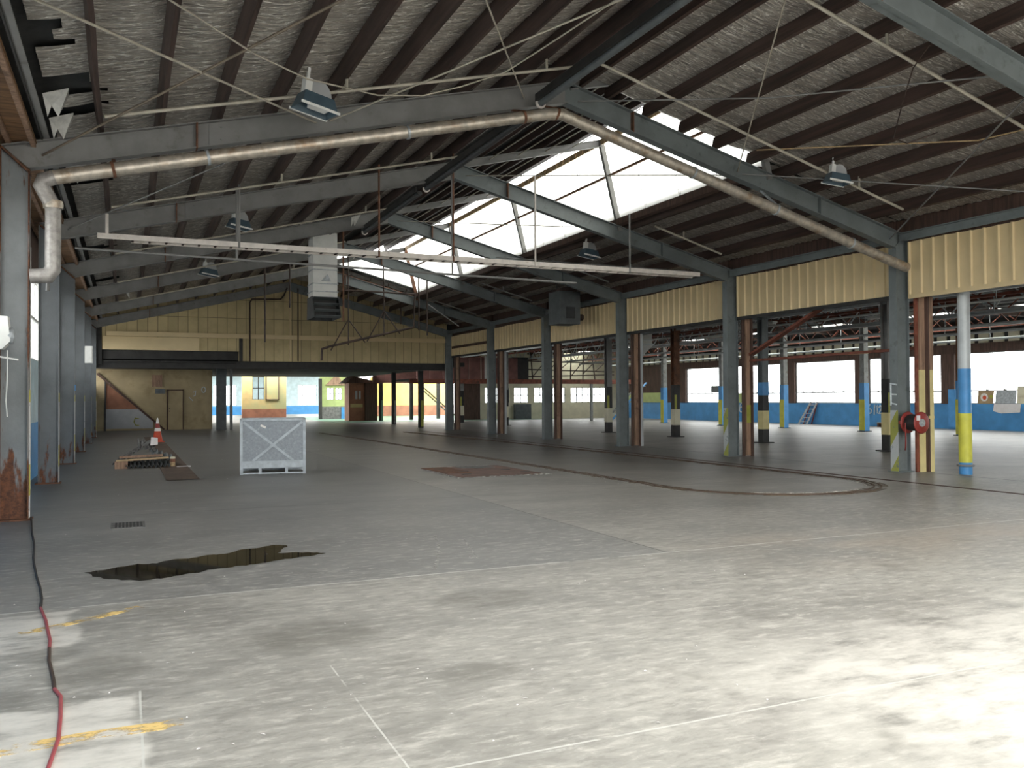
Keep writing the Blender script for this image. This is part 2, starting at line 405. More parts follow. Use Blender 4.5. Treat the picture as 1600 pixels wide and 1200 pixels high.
def paint_wear(name, col, scale=5):
    t = NT(name)
    tr = t.n('ShaderNodeBsdfTransparent'); mx = t.n('ShaderNodeMixShader')
    t.done(col, .7)
    t.l(t.step(t.noise(scale, 5, .7, (1, 2, 1)), .44, .6), mx.inputs[0]); t.l(tr.outputs[0], mx.inputs[1]); t.l(t.b.outputs[0], mx.inputs[2])
    t.l(mx.outputs[0], t.out.inputs[0]); return t.m
M['line_yellow'] = paint_wear('worn_yellow_line_paint', (.74, .52, .2))
M['line_white'] = paint_wear('worn_white_line_paint', (.55, .54, .51), 9)
M['rust_track'] = paint_wear('rusty_track_steel', (.2, .15, .105), 1.2)
M['line_bright'] = paint_wear('bright_worn_edge_line', (.8, .77, .72), 6)

def water():
    t = NT('dark_puddle_water'); t.done((.02, .018, .014), .03, 0, .5); return t.m
M['water'] = water()

# ------------------------------------------------------------------ geometry of the hall
Y0, BAY = 13.42, 5.6
FY = [Y0 + BAY*(i-1) for i in range(7)]          # FY[0] nearest ... FY[6] at the gable wall
RX = 7.0
def zl(x): return 5.41 + .2464*x                  # top of rafters, left slope
def zr(x): return 8.945 - .26*x                   # top of rafters, right slope
def roof(x): return zl(x) if x < RX else zr(x)

# floor, yard
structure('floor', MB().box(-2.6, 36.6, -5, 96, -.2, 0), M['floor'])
structure('ground', MB().box(-120, 200, -120, 260, -.5, -.3), M['yard'])
# ---- ceilings
def foil_sheet(mb, f, x0, x1, y0, y1, px0, seed, holes=None, nx=.0988, ny=.055):
    rnd = random.Random(seed); nX = max(2, int(round((x1-x0)/nx))); nY = max(2, int(round((y1-y0)/ny)))
    ph = [rnd.uniform(0, 6.28) for _ in range(8)]
    vs = []
    for j in range(nY+1):
        y = y0+(y1-y0)*j/nY
        for i in range(nX+1):
            x = x0+(x1-x0)*i/nX
            t = ((x-px0)/.79) % 1.0
            sag = .055*math.sin(math.pi*t)*(.7+.5*math.sin(y*.9+ph[int((x-px0)/.79) % 8]))
            wr = .011*math.sin(y*33+1.2*math.sin(x*2+ph[1])) + .006*math.sin(y*7.3+3*math.sin(x*2+ph[2])) + rnd.uniform(-.005, .005)
            vs.append((x, y, f(x)+.30-sag+wr))
    fs = []
    for j in range(nY):
        for i in range(nX):
            x = x0+(x1-x0)*(i+.5)/nX; y = y0+(y1-y0)*(j+.5)/nY
            if holes and holes(x, y): continue
            a = j*(nX+1)+i; fs.append((a, a+1, a+nX+2, a+nX+1))
    mb.add(vs, fs, True)
def holes(x, y):
    e = -.72 + .1*math.sin(y*3.1)+.07*math.sin(y*7.7)
    for (a, b, d) in ((9.9, 10.7, .05), (11.6, 12.35, .42), (12.75, 13.2, .4), (14.2, 15.0, .25), (16.1, 17.4, .5), (24, 24.8, .3), (30.4, 31.3, .4)):
        if a < y < b and x < e+d+.06*math.sin(y*9): return True
    return x < -.92+.03*math.sin(y*5)
mb = MB(); foil_sheet(mb, zl, -1.02, 7.0, 4.2, 41.3, -.32, 1, holes, .0988, .055)
structure('ceiling', mb, M['foil'])
mb = MB()
foil_sheet(mb, zr, 7.02, 15.0, 4.2, 13.38, 7.84, 2)
foil_sheet(mb, zr, 11.55, 15.0, 13.38, 41.3, 11.79, 3)
foil_sheet(mb, zr, 7.02, 11.55, 35.85, 41.3, 7.84, 4)
foil_sheet(mb, zr, 7.02, 15.0, -4.5, -3.2, 7.84, 5)
foil_sheet(mb, zr, 13.4, 15.0, -3.2, 4.2, 13.37, 6)
structure('ceiling', mb, M['foil'])
mb = MB()                                        # roof sheeting above the foil
def slab(mb, f, x0, x1, y0, y1, dz=.36, th=.06):
    mb.prism([(x0, f(x0)+dz), (x1, f(x1)+dz), (x1, f(x1)+dz+th), (x0, f(x0)+dz+th)], 1, y0, y1)
slab(mb, zl, -2.0, 7.0, 4.2, 41.5); slab(mb, zl, -2.0, 7.0, -5, -3.2); slab(mb, zl, -2.0, -.6, -3.2, 4.2); slab(mb, zl, 6.2, 7.0, -3.2, 4.2)
for a in ((7, 15.2, 4.2, 13.42), (11.6, 15.2, 13.42, 41.5), (7, 11.6, 35.85, 41.5), (7, 15.2, -5, -3.2), (13.4, 15.2, -3.2, 4.2), (7, 7.6, -3.2, 4.2)):
    slab(mb, zr, *a)
slab(mb, zl, 7.0, 11.0, 13.42, 35.85, .28, .06)  # raised lip over the glazing
structure('ceiling', mb, M['corr_dark'])
# monitor near end, shut with dark sheet above the roof line
structure('wall_monitor', MB().prism([(7.0, zr(7)+.42), (11.45, zr(11.45)+.42), (11.0, zl(11)+.28), (7.0, zl(7)+.28)], 1, 13.40, 13.44), M['corr_dark'])
# translucent roof sheets added over the viewer, out of view, to brighten the front
mb = MB()
for k in range(6):
    mb.prism([(7.6+k*.97, zr(7.6+k*.97)+.37), (8.55+k*.97, zr(8.55+k*.97)+.37), (8.55+k*.97, zr(8.55+k*.97)+.38), (7.6+k*.97, zr(7.6+k*.97)+.38)], 1, -3.2, 4.2)
for k in range(7):
    mb.prism([(-.6+k*.97, zl(-.6+k*.97)+.37), (.35+k*.97, zl(.35+k*.97)+.37), (.35+k*.97, zl(.35+k*.97)+.38), (-.6+k*.97, zl(-.6+k*.97)+.38)], 1, -3.2, 4.2)
structure('window_skylight', mb, M['fibreglass'])

# boarded soffit along the left eave
sof = thing('eave_soffit', 'weathered plywood boarding under the left eave, top left corner', 'boarding', (-1.3, 20, 5.0))
mb = MB()
for i in range(24):
    y = -2+i*1.8
    mb.box(-1.74, -1.12, y, y+1.79, 5.10, 5.13)
mb.build('board', M['ply'], sof)
mb = MB()
for x in (-1.70, -1.16, -1.45): mb.box(x-.03, x+.03, -2, 41.2, 5.05, 5.10)
mb.build('batten', M['timber'], sof)
ea = thing('eave_beam', 'long grey steel eave angle along the left edge of the foil roof', 'beam', (-1.0, 20, 5.15))
MB().box(-1.06, -1.04, -2, 41.2, 5.14, 5.34).build('web', M['black'], ea)
MB().box(-1.04, -.96, -2, 41.2, 5.17, 5.19).build('flange', M['steel'], ea)

# ---- portal frames
def ipoly(mb, top, bot, yc, fwid=.18, tf=.018, tw=.014):
    # I-section following two polylines (x,z), web across y
    n = len(top)
    for i in range(n-1):
        t0, t1, b0, b1 = top[i], top[i+1], bot[i], bot[i+1]
        mb.prism([t0, t1, b1, b0], 1, yc-tw/2, yc+tw/2)
        mb.prism([t0, t1, (t1[0], t1[1]-tf), (t0[0], t0[1]-tf)], 1, yc-fwid/2, yc+fwid/2)
        mb.prism([b0, b1, (b1[0], b1[1]+tf), (b0[0], b0[1]+tf)], 1, yc-fwid/2, yc+fwid/2)
DEP = .39
frame_labels = [
 'grey steel portal frame nearest the viewer, its rafter crossing the top right corner',
 'grey steel portal frame with the thick galvanised pipe slung beneath its rafters',
 'grey steel portal frame just behind the white cable tray, second complete frame from the viewer',
 'third complete grey steel portal frame, next one back from the cable tray frame',
 'fourth complete grey steel portal frame, just behind the white square air duct',
 'fifth complete grey steel portal frame, at the far end of the roof glazing',
 'grey steel portal frame standing against the cream boarded gable wall']
rafter_bottoms_left = lambda x: zl(x)-DEP
for i, fy in enumerate(FY):
    yc = fy-.1
    fr = thing('portal_frame', frame_labels[i], 'portal frame', (-1.36, yc, 0), 'steel portal frames of the hall')
    lm = M['steel_rust'] if i == 1 else M['steel_left']
    if i != 0 or True:
        mb = MB()
        mb.prism([(-1.535, 0), (-1.215, 0), (-1.215, 4.72), (-1.535, 5.02)], 1, yc-.02, yc+.02)
        co = mb.build('column', lm, fr)
        mb = MB(); mb.box(-1.55, -1.535, fy-.2, fy, 0, 5.02); mb.box(-1.215, -1.2, fy-.2, fy, 0, 4.72)
        mb.build('column_flange', M['steel_edge'] if i == 1 else lm, co)
        MB().prism([(-1.56, 5.04), (-1.19, 4.69), (-1.19, 4.66), (-1.56, 5.01)], 1, yc-.1, yc+.1).build('cap_plate', M['rust'], co)
        if i > 0: MB().box(-1.2, -1.195, fy-.13, fy, 0.02, 1.75).build('edge_stripe', M['edge_paint'], co)
        MB().box(-1.6, -1.16, fy-.25, fy+.05, 0, .02).build('base_plate', M['rust'], co)
        mb = MB()
        mb.box(14.78, 14.795, fy-.2, fy, 0, 4.72); mb.box(15.125, 15.14, fy-.2, fy, 0, 5.03)
        mb.prism([(14.795, 0), (15.125, 0), (15.125, 5.03), (14.795, 4.72)], 1, yc-.02, yc+.02)
        co = mb.build('column', M['steel_right'], fr)
        MB().box(14.74, 15.18, fy-.25, fy+.05, 0, .02).build('base_plate', M['steel_right'], co)
        if 1 <= i <= 2: MB().box(14.775, 14.78, fy-.2, fy, .02, 1.3).build('chevron_paint', M['chevron'], co)
    # rafters
    mb = MB(); ipoly(mb, [(-1.53, zl(-1.53)), (RX, zl(RX))], [(-1.2, zl(-1.2)-DEP+.02), (RX, zl(RX)-DEP)], yc)
    mb.build('rafter', M['steel'], fr)
    mb = MB(); ipoly(mb, [(RX, zr(RX)), (15.12, zr(15.12))], [(RX, zr(RX)-DEP), (14.79, zr(14.79)-DEP+.02)], yc)
    mb.build('rafter', M['steel_right'], fr)
    for x, f, m in ((.93, zl, 'rust'), (8.35, zr, 'rust'), (12.75, zr, 'steel_right')):
        MB().prism([(x-.012, f(x)-.01), (x+.012, f(x)-.01), (x+.012, f(x)-DEP+.01), (x-.012, f(x)-DEP+.01)], 1, yc-.095, yc+.095).build('stiffener', M[m], fr)
    mb = MB(); mb.prism([(1.1, zl(1.1)-.03), (1.34, zl(1.34)-.03), (1.34, zl(1.34)-.36), (1.1, zl(1.1)-.36)], 1, yc-.025, yc-.007)
    for dz in (.1, .28):
        mb.lathe([(.015, -.012), (.015, .012)], (1.27, yc-.03, zl(1.27)-dz), 8, 'y')
    mb.build('splice_plate', M['steel'], fr)
    if 1 <= i <= 5:                               # monitor rafter and glazing post
        mb = MB(); ipoly(mb, [(RX+.1, zl(RX+.1)+.02), (10.98, zl(10.98)+.02)], [(RX+.1, zl(RX+.1)-.16), (10.98, zl(10.98)-.16)], yc, .1)
        mb.build('monitor_rafter', M['steel'], fr)
        MB().bar((10.96, yc, 8.08), (11.5, yc, 5.86), .12, .1, (0, 1, 0)).build('glazing_post', M['steel'] if i < 5 else M['rust'], fr)

# painted letter on the hose reel column
def strokes(name, lines, r, mat, parent):
    mb = MB()
    for ln in lines: mb.tube(ln, r, 5)
    return mb.build(name, mat, parent)

# ---- purlins
ordn = ['', 'second', 'third', 'fourth', 'fifth', 'sixth', 'seventh', 'eighth', 'ninth', 'tenth', 'eleventh', 'twelfth']
def purlin(x, f, y0, y1, label, group):
    sl = .2464 if f is zl else -.26
    nrm = Vector((-sl, 0, 1)).normalized()
    c = Vector((x, 0, f(x)+.02)); a = c + nrm*.125
    mb = MB(); n = max(1, int((y1-y0)/1.4)); rnd = random.Random(int(x*100))
    prev = None; along = Vector((1, 0, sl)).normalized()
    ring = lambda y, o: [Vector((0, y, 0))+a+along*(s_*.028+o)+nrm*t_*.125 for s_, t_ in ((-1, -1), (1, -1), (1, 1), (-1, 1))]
    rings = []
    for k in range(n+1):
        rings.append(ring(y0+(y1-y0)*k/n, rnd.uniform(-.012, .012)))
    vs = [v for r_ in rings for v in r_]; fs = [(0, 1, 2, 3), tuple(4*n+q for q in (3, 2, 1, 0))]
    for k in range(n):
        for q in range(4): fs.append((4*k+q, 4*k+4+q, 4*k+4+(q+1) % 4, 4*k+(q+1) % 4))
    mb.add(vs, fs)
    o = mb.build('roof_purlin', M['purlin'])
    return tag(o, label, 'purlin', group)
xsL = [-.32+.79*k for k in range(9)]+[6.72]
for k, x in enumerate(xsL):
    lab = ('dark brown timber purlin nearest the left eave' if k == 0 else
           'dark brown timber purlin on the left roof slope, next to the ridge' if k == len(xsL)-1 else
           '%s dark brown timber purlin up from the left eave' % ordn[k])
    purlin(x, zl, 2.5, 41.2, lab, 'purlins of the left roof slope')
xsR = [7.3]+[7.84+.79*k for k in range(9)]
for k, x in enumerate(xsR):
    y1 = 13.4 if x < 11.4 else 41.2
    lab = ('brown timber purlin on the right slope, first one below the ridge' if k == 0 else
           'brown timber purlin nearest the right eave above the ribbed panels' if k == len(xsR)-1 else
           '%s brown timber purlin down from the ridge on the right slope' % ordn[k])
    purlin(x, zr, 4.3, y1, lab, 'purlins of the right roof slope')
for k, x in enumerate((7.84, 8.63, 9.42, 10.21, 11.0)):
    purlin(x, zr, 35.9, 41.2, ('short far timber purlin between the glazing end and the gable, nearest the ridge' if k == 0 else
        '%s short far timber purlin down from the ridge, between glazing and gable' % ordn[k]), 'far right slope purlins')
for k, x in enumerate((7.7, 8.5, 9.3, 10.1)):
    sl = purlin(x, zl, 13.5, 35.8, ('timber purlin under the raised roof lip, nearest the ridge' if k == 0 else
        '%s timber purlin from the ridge under the raised roof lip' % ordn[k]), 'purlins under the raised roof lip')

# ---- roof glazing
gl = thing('roof_glazing', 'long white translucent glazing strip high in the right roof slope', 'skylight', (11.2, 24.6, 6.1))
def gpt(t): return (10.99+.47*t, 8.05-1.93*t)
mb = MB()
nb = 16
for k in range(nb):
    ya, yb = 13.44+k*22.38/nb+.01, 13.44+(k+1)*22.38/nb-.01
    (xa, za), (xb, zb) = gpt(0), gpt(1)
    mb.prism([(xa+.04, za), (xb+.04, zb), (xb+.05, zb), (xa+.05, za)], 1, ya, yb)
mb.build('translucent_sheet', M['fibreglass'], gl)
MB().prism([(7.1, 7.2), (11.42, 6.12), (10.98, 8.06)], 1, 35.9, 35.91).build('end_sheet', M['fibreglass'], gl)
x, z = gpt(.42)
MB().bar((x, 13.45, z), (x, 35.8, z), .05, .05).build('glazing_rail', M['rust'], gl)
MB().bar((7.1, 35.84, 7.12), (11.42, 35.84, 6.02), .08, .06).build('end_sill', M['rust'], gl)
MB().bar((7.1, 35.84, 7.2), (10.95, 35.84, 8.05), .08, .12).build('end_rail', M['timber'], gl)
mb = MB()
for k in range(1, nb):
    y = 13.44+k*22.38/nb; (xa, za), (xb, zb) = gpt(0), gpt(1)
    mb.tube([(xa, y, za), (xb, y, zb)], .007, 5)
mb.build('glazing_wire', M['steel'], gl)
mb = MB()
for k in range(60):
    y = 13.5+k*.372
    mb.box(10.93, 10.96, y, y+.355, 7.99, 8.14)
mb.build('head_board', M['timber_pale'], gl)
MB().box(11.36, 11.55, 13.45, 35.8, 5.98, 6.14).build('sill_board', M['timber_dark'], gl)

# ---- left wall
wl = MB()
wl.box(-1.95, -1.75, -5, 51, 0, 1.15)
wall_l = structure('wall_left', wl, M['blue'])
structure('wall_left', MB().box(-1.95, -1.75, -5, 51, 1.15, 2.45), M['blue_light'])
structure('wall_left', MB().box(-1.95, -1.75, -5, 51, 4.3, 5.3), M['timber_dark'])
for i in range(9):
    ya = -3.4 + i*5.6
    structure('wall_left', MB().box(-1.95, -1.75, ya-.5, ya+.5, 2.45, 4.3), M['timber_dark'])
    mb = MB()
    for k in range(6): mb.box(-1.87, -1.83, ya+.5+k*.92-.03, ya+.5+k*.92+.03, 2.45, 4.3)
    for z in (2.48, 3.38, 4.27): mb.box(-1.87, -1.83, ya+.5, ya+5.1, z-.03, z+.03)
    wn = structure('window_%d' % (i+1), mb, M['white'])
    MB().box(-1.852, -1.848, ya+.5, ya+5.1, 2.45, 4.3).build('pane', M['glass'], wn)

# ---- cream ribbed cladding over the openings
def cladding(y0, y1, z0, z1, label, trim=False, dark_band=False):
    t = thing('cladding_panel', label, 'cladding panel', (15.1, (y0+y1)/2, z0), 'cream ribbed panels over the side openings')
    pts = []; n = int((y1-y0)/.285); p = (y1-y0)/n
    for k in range(n):
        y = y0+k*p
        pts += [(y, 0), (y+p*.78, 0), (y+p*.84, -.035), (y+p*.94, -.035)]
    pts.append((y1, 0))
    vs = []
    rnd = random.Random(int(y0*10)); top = []
    for j, (y, d) in enumerate(pts):
        zz = z1 + .012*math.sin(y*2.1)+rnd.uniform(-.004, .004)
        vs += [(15.08+d, y, z0), (15.08+d, y, zz)]
    fs = [(2*j, 2*j+2, 2*j+3, 2*j+1) for j in range(len(pts)-1)]
    mb = MB().add(vs, fs)
    o = mb.build('ribbed_sheet', M['cream_metal'], t)
    s = o.modifiers.new('thickness', 'SOLIDIFY'); s.thickness = .004
    MB().box(15.06, 15.12, y0, y1, z0-.09, z0).build('bottom_trim', M['cream_metal'] if trim else M['black'], t)
    MB().box(15.09, 15.15, y0, y1, z1-.02, 5.36).build('top_batten', M['timber_dark'], t)
    if dark_band: MB().box(15.03, 15.05, y0+.1, y1-.1, z0+.35, z0+.47).build('dark_gap', M['timber_dark'], t)
cl = ['largest cream ribbed panel, at the right edge of the picture beyond the hose reel column',
      'second cream ribbed panel from the right, left of the hose reel column',
      'third cream ribbed panel from the right, in the middle of the side wall',
      'fourth cream ribbed panel from the right, beside the grey hanging heater box',
      'fifth cream ribbed panel from the right, mostly behind the heater box and shaded',
      'smallest cream ribbed panel, next to the gable wall, with a dark band across it']
for k in range(6):
    ya = FY[k]+.12 if k else FY[0]+.12; yb = FY[k+1]-.25
    cladding(ya, yb, 3.76 if k else 3.74, 4.84 if k < 4 else 4.75, cl[k], k == 0, k == 5)
mb = MB()
for k in range(6):
    mb = MB(); mb.box(14.86, 14.875, FY[k]+.02, FY[k+1]-.22, 4.84, 5.02); mb.box(14.8, 14.875, FY[k]+.02, FY[k+1]-.22, 5.0, 5.02)
    tag(mb.build('eave_strut', M['steel_right']), ['grey eave strut above the largest cream ribbed panel', 'grey eave strut above the second ribbed panel from the right',
        'grey eave strut above the third ribbed panel from the right', 'grey eave strut above the panel beside the heater box', 'grey eave strut above the shaded fifth ribbed panel',
        'grey eave strut above the smallest ribbed panel'][k], 'strut', 'grey struts along the right eave')

# ---- timber door posts beside the right columns
pl = ['tall brown timber door post with cream lower half behind the fire hose reel', 'brown timber door post with yellow base, second from the right',
      'brown timber door post, third from the right, pale on its right side', 'brown timber door post, fourth from the right', 'brown timber door post, fifth from the right', 'brown timber door post nearest the gable wall']
for k in range(1, 7):
    yb = FY[k]-.32
    t = thing('door_post', pl[k-1], 'door post', (15.4, yb, 0), 'timber posts of the side doorways')
    MB().box(15.17, 15.25, yb-.0, yb+.04, 0, 3.74).build('steel_guide', M['rust_red'] if k == 1 else M['timber_dark'], t)
    if k == 2: MB().box(15.29, 15.455, yb-.03, yb-.02, .9, 1.38).build('yellow_patch', M['olive'], t)
    zc = 2.15 if k == 1 else .02
    MB().box(15.28, 15.45, yb-.02, yb+.1, zc, 3.72).build('back_board', M['timber'], t)
    if zc > .1: MB().box(15.25, 15.45, yb-.02, yb+.1, 0, zc).build('painted_base', M['cream_paint'] if k == 1 else M['olive'], t)
    MB().box(15.42, 15.46, yb-.1, yb, 0, 3.74).build('stop_rail', M['timber_dark'], t)
    if k == 1:
        MB().box(15.46, 15.60, yb-.08, yb+.08, zc, 3.7).build('outer_board', M['timber'], t)
        MB().box(15.46, 15.60, yb-.08, yb+.08, 0, zc).build('painted_base', M['cream_paint'], t)
        MB().box(15.42, 15.56, yb-.12, yb-.08, 1.12, 1.18).build('latch', M['cream_paint'], t)
    elif k in (3, 5):
        MB().box(15.46, 15.58, yb-.06, yb+.06, 0, 3.7).build('outer_board', M['pole_grey'], t)

# red oxide brace in the second opening
t = thing('door_brace', 'red oxide steel diagonal brace and rail across the second side opening', 'brace', (15.6, 16.5, 2.5))
MB().bar((15.46, 18.75, 2.72), (15.46, 16.0, 3.78), .06, .17, (1, 0, 0)).build('diagonal', M['rust_red'], t)
MB().bar((15.46, 18.78, 2.58), (15.46, 13.3, 2.62), .06, .13, (1, 0, 0)).build('rail', M['rust_red'], t)
MB().box(15.41, 15.43, 14.6, 15.2, 2.57, 2.63).build('number_plate', M['card'], t)

# ---- gable wall at the far end
GY = FY[6]
gp = [(-1.0, 3.82), (4.72, 3.82), (4.72, 3.38), (14.9, 3.38), (14.9, zr(14.9)+.36), (RX, zr(RX)+.36), (-1.0, zl(-1.0)+.36)]
structure('wall_eave_infill', MB().box(15.16, 15.28, -5, 62, 4.7, 5.38), M['timber_dark'])  # infill strips added at the eaves to shut out stray daylight
structure('wall_eave_infill', MB().box(14.9, 15.28, GY+.02, GY+.12, 3.2, 5.5), M['dark'])
structure('wall_gable', MB().box(-2, 15.3, GY+.4, GY+.46, 3.3, 7.6), M['dark'])  # unseen dark sheet added to stop daylight leaking past the gable
structure('wall_eave_infill', MB().box(-1.95, -.98, GY-.02, GY+.12, 3.2, 5.6), M['dark'])
structure('wall_gable', MB().prism(gp, 1, GY+.02, GY+.12), M['gable'])
structure('trim_1', MB().box(-.8, 14.85, GY-.12, GY+.02, 4.42, 4.62), M['cream_metal'])
structure('gap_strip', MB().box(4.74, 4.9, GY-.05, GY+.02, 3.38, 4.42), M['dark'])  # dark strip standing in for a shadowy gap in the gable wall
structure('trim_3', MB().box(7.02, 7.1, GY-.04, GY+.02, 3.4, 7.0), M['cream_metal'])
structure('trim_4', MB().box(-.95, 3.0, GY-.06, GY+.02, 3.82, 4.4), M['cream_metal'])
lin = thing('lintel_beam', 'black steel lintel beam along the bottom of the cream gable wall', 'beam', (6.7, GY+.3, 3.0))
MB().box(-1.5, 14.9, GY+.14, GY+.2, 3.04, 3.37).build('web', M['black'], lin)
MB().box(-1.5, 14.9, GY-.02, GY+.36, 3.02, 3.05).build('flange', M['black'], lin)
mb = MB(); mb.box(-.95, 4.7, GY+.14, GY+.3, 3.42, 3.82); mb.tube([(-.9, GY-.06, 3.32), (4.6, GY-.06, 3.3)], .035, 8)
tag(mb.build('shutter_box', M['dark']), 'dark roller shutter housing above the khaki door wall', 'shutter')

# ---- space beyond the gable wall
structure('ceiling', MB().box(-2.2, 16.0, GY+.4, 64, 3.25, 3.45), M['dark'])
structure('wall_far_left', MB().box(-1.9, 4.3, 50.0, 50.2, 0, 3.25), M['khaki'])
structure('wall_far_side', MB().box(4.1, 4.3, 50.2, 66, 0, 3.25), M['khaki'])
d1 = thing('door', 'plain khaki door in the khaki wall behind the traffic cone', 'door', (2.4, 49.97, 0)); d1['kind'] = 'structure'
MB().box(2.05, 2.78, 49.95, 49.99, .1, 2.1).build('leaf', M['khaki'], d1)
mb = MB(); mb.box(1.98, 2.04, 49.93, 50, 0, 2.16); mb.box(2.79, 2.83, 49.93, 50, 0, 2.16); mb.box(1.98, 2.83, 49.93, 50, 2.11, 2.17); mb.build('frame', M['timber_dark'], d1)
mb = MB(); mb.tube([(2.12, 49.9, 1.0), (2.12, 49.95, 1.0)], .03, 8); mb.tube([(2.12, 49.9, 1.15), (2.12, 49.95, 1.15)], .025, 8); mb.build('handle', M['black'], d1)
st = thing('boxed_staircase', 'sloping dark stair stringer with brown and white panels on the khaki wall', 'stair', (0, 49.9, 0))
MB().bar((-1.4, 49.9, 3.0), (1.85, 49.9, .02), .1, .12, (0, 1, 0)).build('stringer', M['timber_dark'], st)
MB().prism([(-.98, 1.14), (-.98, 2.5), (.55, 1.14)], 1, 49.92, 49.97).build('brown_panel', M['brown_wall'], st)['label'] = 'brown triangular panel'
MB().prism([(-1.0, .1), (-1.0, 1.13), (.56, 1.13), (1.3, .45), (1.3, .1)], 1, 49.9, 49.96).build('white_panel', M['grey_panel'], st)['label'] = 'pale grey panel'
MB().box(-1.05, -.98, 49.85, 49.97, 0, 2.75).build('post', M['black'], st)
tag(MB().box(1.24, 1.75, 49.93, 49.99, 2.32, 2.95).build('notice_board', M['timber']), 'small brown framed board high on the khaki wall', 'board')
tag(MB().box(1.4, 1.9, 49.95, 49.99, 1.95, 2.2).build('notice', M['slate']), 'blue grey notice under the brown board on the khaki wall', 'notice')
tag(strokes('chalk_mark', [[(3.3, 49.97, 2.0), (3.45, 49.97, 2.1), (3.42, 49.97, 1.85), (3.3, 49.97, 1.8)],
    [(3.85+.1*math.cos(a), 49.97, 2.15+.16*math.sin(a)) for a in [k*.7 for k in range(10)]], [(3.1, 49.97, 1.75), (3.3, 49.97, 1.55)]], .022, M['chalk'], None), 'white chalk scrawl ending in a nought on the khaki wall', 'writing')
tag(strokes('chalk_mark', [[(.62, 49.88, .62), (.42, 49.88, .66), (.36, 49.88, .45), (.45, 49.88, .28), (.62, 49.88, .27)]], .022, M['olive'], None), 'olive painted letter C on the pale grey stair panel', 'writing')
for k, (x, y, wd, m) in enumerate(((4.62, 48.4, .5, 'grey_panel'), (5.05, 47.7, .12, 'post_grey'))):
    tag(MB().box(x-wd/2, x+wd/2, y-.15, y+.15, 0, 3.25).build('support_post', M[m] if k else M['slate']), ['thick grey post at the right end of the khaki wall', 'slim grey post just right of the khaki wall'][k], 'post')

# ochre and green walls with windows
def room_wall(label, x0, x1, y, z1, mat, dado_mat, dado, wins=(), name='wall_inner'):
    mb = MB(); xs = [x0]; lo, hi = 1.6, 3.1
    if wins: lo, hi = wins[0][2], wins[0][3]
    mb.box(x0, x1, y, y+.2, dado, lo); mb.box(x0, x1, y, y+.2, hi, z1)
    e = x0
    for (a, b, _, _) in wins: mb.box(e, a, y, y+.2, lo, hi); e = b
    mb.box(e, x1, y, y+.2, lo, hi)
    o = structure(name, mb, mat)
    structure(name, MB().box(x0, x1, y-.01, y+.2, 0, dado), dado_mat)
    for n, (a, b, c, d) in enumerate(wins):
        fr = MB()
        nx = max(2, int(round((b-a)/.5)))
        for k in range(nx+1): fr.box(a+(b-a)*k/nx-.03, a+(b-a)*k/nx+.03, y+.06, y+.12, c, d)
        for k in range(3): fr.box(a, b, y+.06, y+.12, c+(d-c)*k/2-.03, c+(d-c)*k/2+.03)
        wn = structure('window_%d' % (20+n+int(x0)), fr, M['dark'])
        MB().box(a, b, y+.085, y+.09, c, d).build('pane', M['glass'], wn)
room_wall('ochre', 7.75, 10.95, 66, 4.0, M['orange_wall'], M['brown_wall'], .9, [(8.5, 9.35, 1.6, 3.3)])
tag(MB().box(9.5, 10.35, 65.9, 65.98, 1.62, 3.32).build('cupboard_door', M['orange_wall']), 'closed ochre hatch beside the window of the ochre wall', 'hatch')
mb = MB()
for (a, b, c, d) in ((9.44, 9.5, 1.56, 3.38), (10.35, 10.41, 1.56, 3.38), (9.44, 10.41, 1.56, 1.62), (9.44, 10.41, 3.32, 3.38)): mb.box(a, b, 65.88, 65.99, c, d)
structure('trim_6', mb, M['timber_dark'])
room_wall('green', 14.2, 16.5, 69.5, 4.2, M['green_wall'], M['cement'], 1.0, [(14.75, 15.3, 1.55, 2.5), (15.45, 15.95, 1.55, 2.5)])
tag(MB().box(15.9, 16.55, 69.4, 69.48, 0, .95).build('painted_board', M['blue_post']), 'small blue panel at the foot of the green wall', 'panel')
room_wall('yellow', 20.6, 28.5, 78, 3.6, M['yellow_wall'], M['brown_wall'], .98)
structure('floor', MB().box(13.0, 31, 58, 78, 0, .012), M['green_floor'])
room_wall('far', -2, 20, 95, 4.6, M['blue_light'], M['blue'], .9, [(8.3, 10.6, 1.0, 3.1), (13.4, 15.6, 1.0, 3.1), (17.0, 19.0, .95, 3.1)], 'wall_far')
mb = MB()
for k in range(11): mb.box(4, 23.5, 66+k*2.8, 66+k*2.8+1.7, 4.6, 4.7)
structure('ceiling', mb, M['corr_dark'])
mb = MB()
for k in range(10): mb.box(4, 23.5, 66+k*2.8+1.7, 66+k*2.8+2.8, 4.62, 4.64)
structure('window_60', mb, M['fibreglass'])  # translucent roof sheets added to brighten the far floor
kio = thing('kiosk', 'brown timber kiosk with small windows beyond the gable wall', 'kiosk', (15.7, 62, 0))
MB().box(14.75, 15.9, 62, 63.4, 0, 2.75).build('front_wall', M['brown_wall'], kio)
MB().box(15.9, 16.8, 61.8, 63.6, 0, 2.75).build('side_wall', M['timber_dark'], kio)
MB().box(14.85, 15.75, 61.96, 61.99, 1.0, 1.25).build('counter', M['orange_wall'], kio)
mb = MB(); mb.box(15.2, 15.35, 61.95, 61.99, 1.6, 2.2); mb.box(15.45, 15.6, 61.95, 61.99, 1.6, 2.2); mb.build('window', M['grey_panel'], kio)
mb = MB(); mb.prism([(14.4, 2.75), (15.0, 3.25), (17.2, 2.75)], 1, 61.5, 63.8); mb.build('roof', M['timber_dark'], kio)
tag(MB().prism([(14.6, 2.7), (15.5, 3.6), (16.2, 2.7)], 1, 69.36, 69.485).build('sloping_board', M['timber']), 'orange brown triangular panel above the green wall windows', 'panel')
